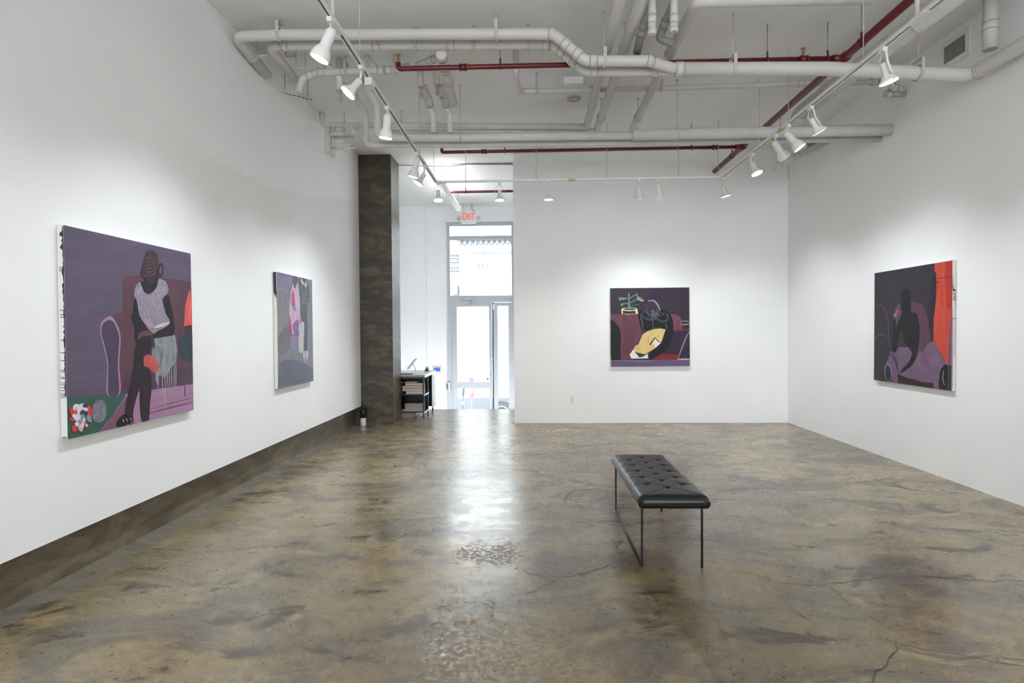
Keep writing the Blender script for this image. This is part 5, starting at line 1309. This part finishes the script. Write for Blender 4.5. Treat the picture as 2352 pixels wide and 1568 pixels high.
# ------------------------------------------------------------------ street
ZG = -1.17
struct('sidewalk', MB().box((-12, FR+.25, ZG-.2), (14, 16.3, ZG)), plain('sidewalk_concrete', (150, 150, 148), .8), label='pale concrete sidewalk outside the door')
struct('street', MB().box((-30, 16.3, ZG-.35), (30, 28, ZG-.12)), plain('asphalt', (112, 113, 116), .85), label='grey asphalt street outside')
def brick_mat(name, c1, c2, mortar, sc):
    m, nt, b = base_mat(name)
    t = N(nt, 'ShaderNodeTexBrick'); nt.links.new(objco(nt, (1, 1, 1)), t.inputs['Vector'])
    mp = t.inputs['Vector'].links[0].from_node; mp.inputs['Rotation'].default_value = (PI/2, 0, 0)
    t.inputs['Color1'].default_value = (*S(c1), 1); t.inputs['Color2'].default_value = (*S(c2), 1); t.inputs['Mortar'].default_value = (*S(mortar), 1)
    t.inputs['Scale'].default_value = sc; t.inputs['Mortar Size'].default_value = .016; t.inputs['Mortar Smooth'].default_value = .2
    t.inputs['Brick Width'].default_value = .6; t.inputs['Row Height'].default_value = .2
    nt.links.new(t.outputs['Color'], b.inputs['Base Color']); b.inputs['Roughness'].default_value = .9
    return m
YF = 27.0
BR = brick_mat('white_brick', (190, 190, 190), (180, 180, 180), (66, 68, 72), 1.9)
o = thing('building', (0, YF, ZG), 'white painted brick building across the street', 'building')
tz = at(1100, 553, Y=YF).z
xl = at(1055, 600, Y=YF).x
MB().box((xl, YF, ZG-.1), (14, YF+6, tz)).build('wall', BR, o)
CORN = plain('cornice_grey', (104, 107, 112), .7)
m2 = MB().box((xl-.1, YF-.25, tz), (14, YF, tz+.12)); 
for k in range(60): m2.box((xl+.25*k, YF-.18, tz-.18), (xl+.25*k+.1, YF-.001, tz))
m2.build('cornice', CORN, o)
z2_ = at(1100, 578, Y=YF).z
MB().box((xl, YF-.12, z2_-.06), (14, YF-.001, z2_+.05)).build('string_course', CORN, o)
q0, q1 = at(1051, 690, Y=YF), at(1055, 790, Y=YF)
MB().box((q0.x-.25, YF-.15, q1.z), (q0.x+.1, YF-.001, q0.z)).build('downpipe', plain('downpipe_grey', (150, 154, 160), .6), o)
o = thing('building', (-6, YF+1.5, ZG), 'lower pale brick building further left across the street', 'building')
tz2 = at(1042, 580, Y=YF+1.5).z
MB().box((-22, YF+1.5, ZG-.1), (xl-.02, YF+7, tz2)).build('wall', BR, o)
m2 = MB()
for yy_, hh in ((583, .12), (592, .08), (601, .06), (613, .05), (621, .08)):
    z = at(1042, yy_, Y=YF+1.5).z; m2.box((-22, YF+1.36, z-hh/2), (xl-.03, YF+1.499, z+hh/2))
m2.build('cornice', CORN, o)
a, b = at(1036, 655, Y=YF+.9), at(1057, 676, Y=YF+.9)
o = thing('air_conditioner', ((a.x+b.x)/2, YF+.9, b.z), 'grey air conditioner box on the building across the street', 'air conditioner')
MB().box((a.x, YF+.7, b.z), (b.x-.12, YF+1.499, a.z)).build('case', plain('unit_grey', (150, 156, 164), .5), o)
MB().box((a.x, YF+.69, b.z+.05), (b.x-.12, YF+.699, b.z+.2)).build('grille', plain('unit_grille', (104, 110, 120), .5), o)
# parked van
YV = 16.8
wc = at(1152, 946, Y=YV)
wr = .365
zg = ZG-.12
o = thing('van', (wc.x-1.5, YV+.95, zg), 'white van with lower body coloured grey as shade, parked in front of the door', 'van')
VW = plain('van_white', (240, 241, 242), .3); VG = plain('van_shade_grey', (98, 104, 112), .5)  # grey puts the shading of the van's curved lower side into its colour
zw = zg+wr
zs_ = at(1080, 914, Y=YV).z
def van_side(z0_, z1_, arch=True):
    xs_ = [wc.x-4.2]
    pts = [(wc.x-4.2, z0_), (wc.x-4.2, z1_), (wc.x+1.1, z1_), (wc.x+1.1, z0_)]
    if arch:
        R2 = .38
        pts += [(wc.x+R2*math.cos(t), max(z0_, zw+R2*math.sin(t))) for t in np.linspace(0, PI, 15)]
    return pts
def prism(pts, y0_, y1_, mb):
    n = len(pts)
    vs = [(x, y0_, z) for x, z in pts]+[(x, y1_, z) for x, z in pts]
    fs = [tuple(range(n)), tuple(reversed(range(n, 2*n)))]+[(i, n+i, n+(i+1) % n, (i+1) % n) for i in range(n)]
    return mb.add(vs, fs)
prism(van_side(zg+.16, zs_), YV, YV+1.9, MB()).build('lower_body', VG, o)
m2 = MB(); prism([(wc.x-4.2, zs_+.002), (wc.x-4.2, zg+2.0), (wc.x-4.0, zg+2.3), (wc.x-.9, zg+2.3), (wc.x-.1, zg+1.35), (wc.x+.9, zg+1.1), (wc.x+1.1, zs_+.002)], YV+.05, YV+1.85, m2); m2.build('body', VW, o)
prism([(wc.x-2.6, zg+1.35), (wc.x-2.6, zg+2.0), (wc.x-1.3, zg+2.0), (wc.x-1.3, zg+1.35)], YV+.04, YV+.051, MB()).build('side_panel', plain('van_panel', (226, 228, 232), .3), o)
for x in (wc.x, wc.x-3.1):
    M = Matrix.Translation((x, YV+.02, zw)) @ Matrix.Rotation(PI/2, 4, 'X')
    w_ = MB().lathe([(wr*.62, .0), (wr*.95, .0), (wr, -.03), (wr, -.2), (wr*.9, -.22)], 32, M).build('wheel', plain('tyre_black', (52, 56, 64), .7), o)
    MB().lathe([(.03, .02), (wr*.25, .015), (wr*.56, -.01), (wr*.62, .012), (wr*.66, .0)], 28, M).build('hubcap', plain('hub_silver', (206, 210, 216), .3, .3), w_)
    prism([(x+.47*math.cos(t), zw+.47*math.sin(t)) for t in np.linspace(0, PI, 17)]+[(x+.405*math.cos(t), zw+.405*math.sin(t)) for t in np.linspace(PI, 0, 17)], YV-.02, YV+.03, MB()).build('wheel_arch', VG, o)
# post with sign on the kerb
YQ = 15.7
def qx(x, y): return at(x, y, Y=YQ)
a = qx(1061.5, 945)
o = thing('street_post', (a.x, YQ, ZG), 'dark blue grey kerb post with a white sticker outside the door', 'post')
t0, t1 = qx(1066, 877), qx(1061, 940)
ax = (t0-t1).normalized()
foot = t1-ax*((t1.z-ZG)/ax.z)
MB().tube([foot, t0], .038, 16).build('post', plain('post_blue_grey', (74, 86, 108), .5), o)
MB().sphere(qx(1066.5, 875), .05, 16).build('dome', plain('dome_grey', (176, 180, 186), .5), o)
c0 = qx(1063, 925)
MB().tube([c0-ax*.045, c0+ax*.045], .0425, 16).build('sticker', plain('sticker_white', (240, 240, 240), .6), o)
o = thing('street_sign', (qx(1074, 900).x, YQ+.1, ZG), 'pink and white rounded sign panel on a perforated pole beside the blue post', 'sign')
pts = []
x0_, x1_, zt0, zb0 = qx(1068.5, 0).x, qx(1080, 0).x, qx(1074, 867).z, qx(1074, 917.5).z
for (cx_, cz_, a0) in ((x1_-.07, zt0-.07, 0), (x0_+.02, zt0-.02, PI/2), (x0_+.03, zb0+.03, PI), (x1_-.03, zb0+.03, 1.5*PI)):
    r_ = .07 if a0 == 0 else (.02 if a0 == PI/2 else .03)
    pts += [(cx_+r_*math.cos(a0+PI/2*k/6), cz_+r_*math.sin(a0+PI/2*k/6)) for k in range(7)]
prism(list(reversed(pts)), YQ+.08, YQ+.11, MB()).build('panel', plain('sign_pink', (236, 108, 178), .45), o)
prism(list(reversed([(x0_+.002, zt0-.14), (x1_-.025, zt0-.14), (x1_-.025, zb0+.16), (x0_+.002, zb0+.11)])), YQ+.074, YQ+.079, MB()).build('white_field', plain('sign_white_field', (242, 242, 242), .45), o)
mx_ = (x0_+x1_)/2
m2 = MB().box((mx_-.02, YQ+.111, ZG), (mx_+.02, YQ+.14, zt0-.05)); m2.build('pole', plain('pole_grey', (120, 124, 130), .5, .3), o)
m2 = MB()
for k in range(14): m2.box((mx_-.008, YQ+.108, ZG+.06+k*.07), (mx_+.008, YQ+.1105, ZG+.08+k*.07))
m2.build('pole_holes', plain('hole_pale', (210, 212, 214), .6), o)

# ------------------------------------------------------------------ light
wd = bpy.data.worlds.new('World'); bpy.context.scene.world = wd; wd.use_nodes = True
bgn = wd.node_tree.nodes['Background']
bgn.inputs['Color'].default_value = (.90, .95, 1.0, 1); bgn.inputs['Strength'].default_value = 7.5
sun = bpy.data.lights.new('sun', 'SUN'); sun.energy = 20; sun.angle = math.radians(3); sun.color = (1, .97, .92)
so = bpy.data.objects.new('sun', sun); C.objects.link(so); so.rotation_euler = (math.radians(38), 0, math.radians(-18))

cam = bpy.data.cameras.new('camera'); cam.sensor_width = 36; cam.lens = 36*FPX/2352; cam.clip_start = .05; cam.clip_end = 200
co = bpy.data.objects.new('camera', cam); C.objects.link(co)
R3 = Matrix(((RV[0], UV[0], -FV[0]), (RV[1], UV[1], -FV[1]), (RV[2], UV[2], -FV[2])))
co.matrix_world = Matrix.Translation(EYE) @ R3.to_4x4()
sc = bpy.context.scene
sc.camera = co
sc.view_settings.view_transform = 'Standard'; sc.view_settings.look = 'None'; sc.view_settings.gamma = 1
sc.view_settings.exposure = .30; sc.view_settings.use_curve_mapping = False
sc.cycles.use_denoising = True; sc.cycles.use_light_tree = False
sc.cycles.use_adaptive_sampling = True; sc.cycles.adaptive_threshold = .03
sc.cycles.max_bounces = 7; sc.cycles.diffuse_bounces = 4; sc.cycles.glossy_bounces = 3; sc.cycles.transparent_max_bounces = 12
sc.cycles.sample_clamp_indirect = 6
sc.cycles.caustics_reflective = False; sc.cycles.caustics_refractive = False
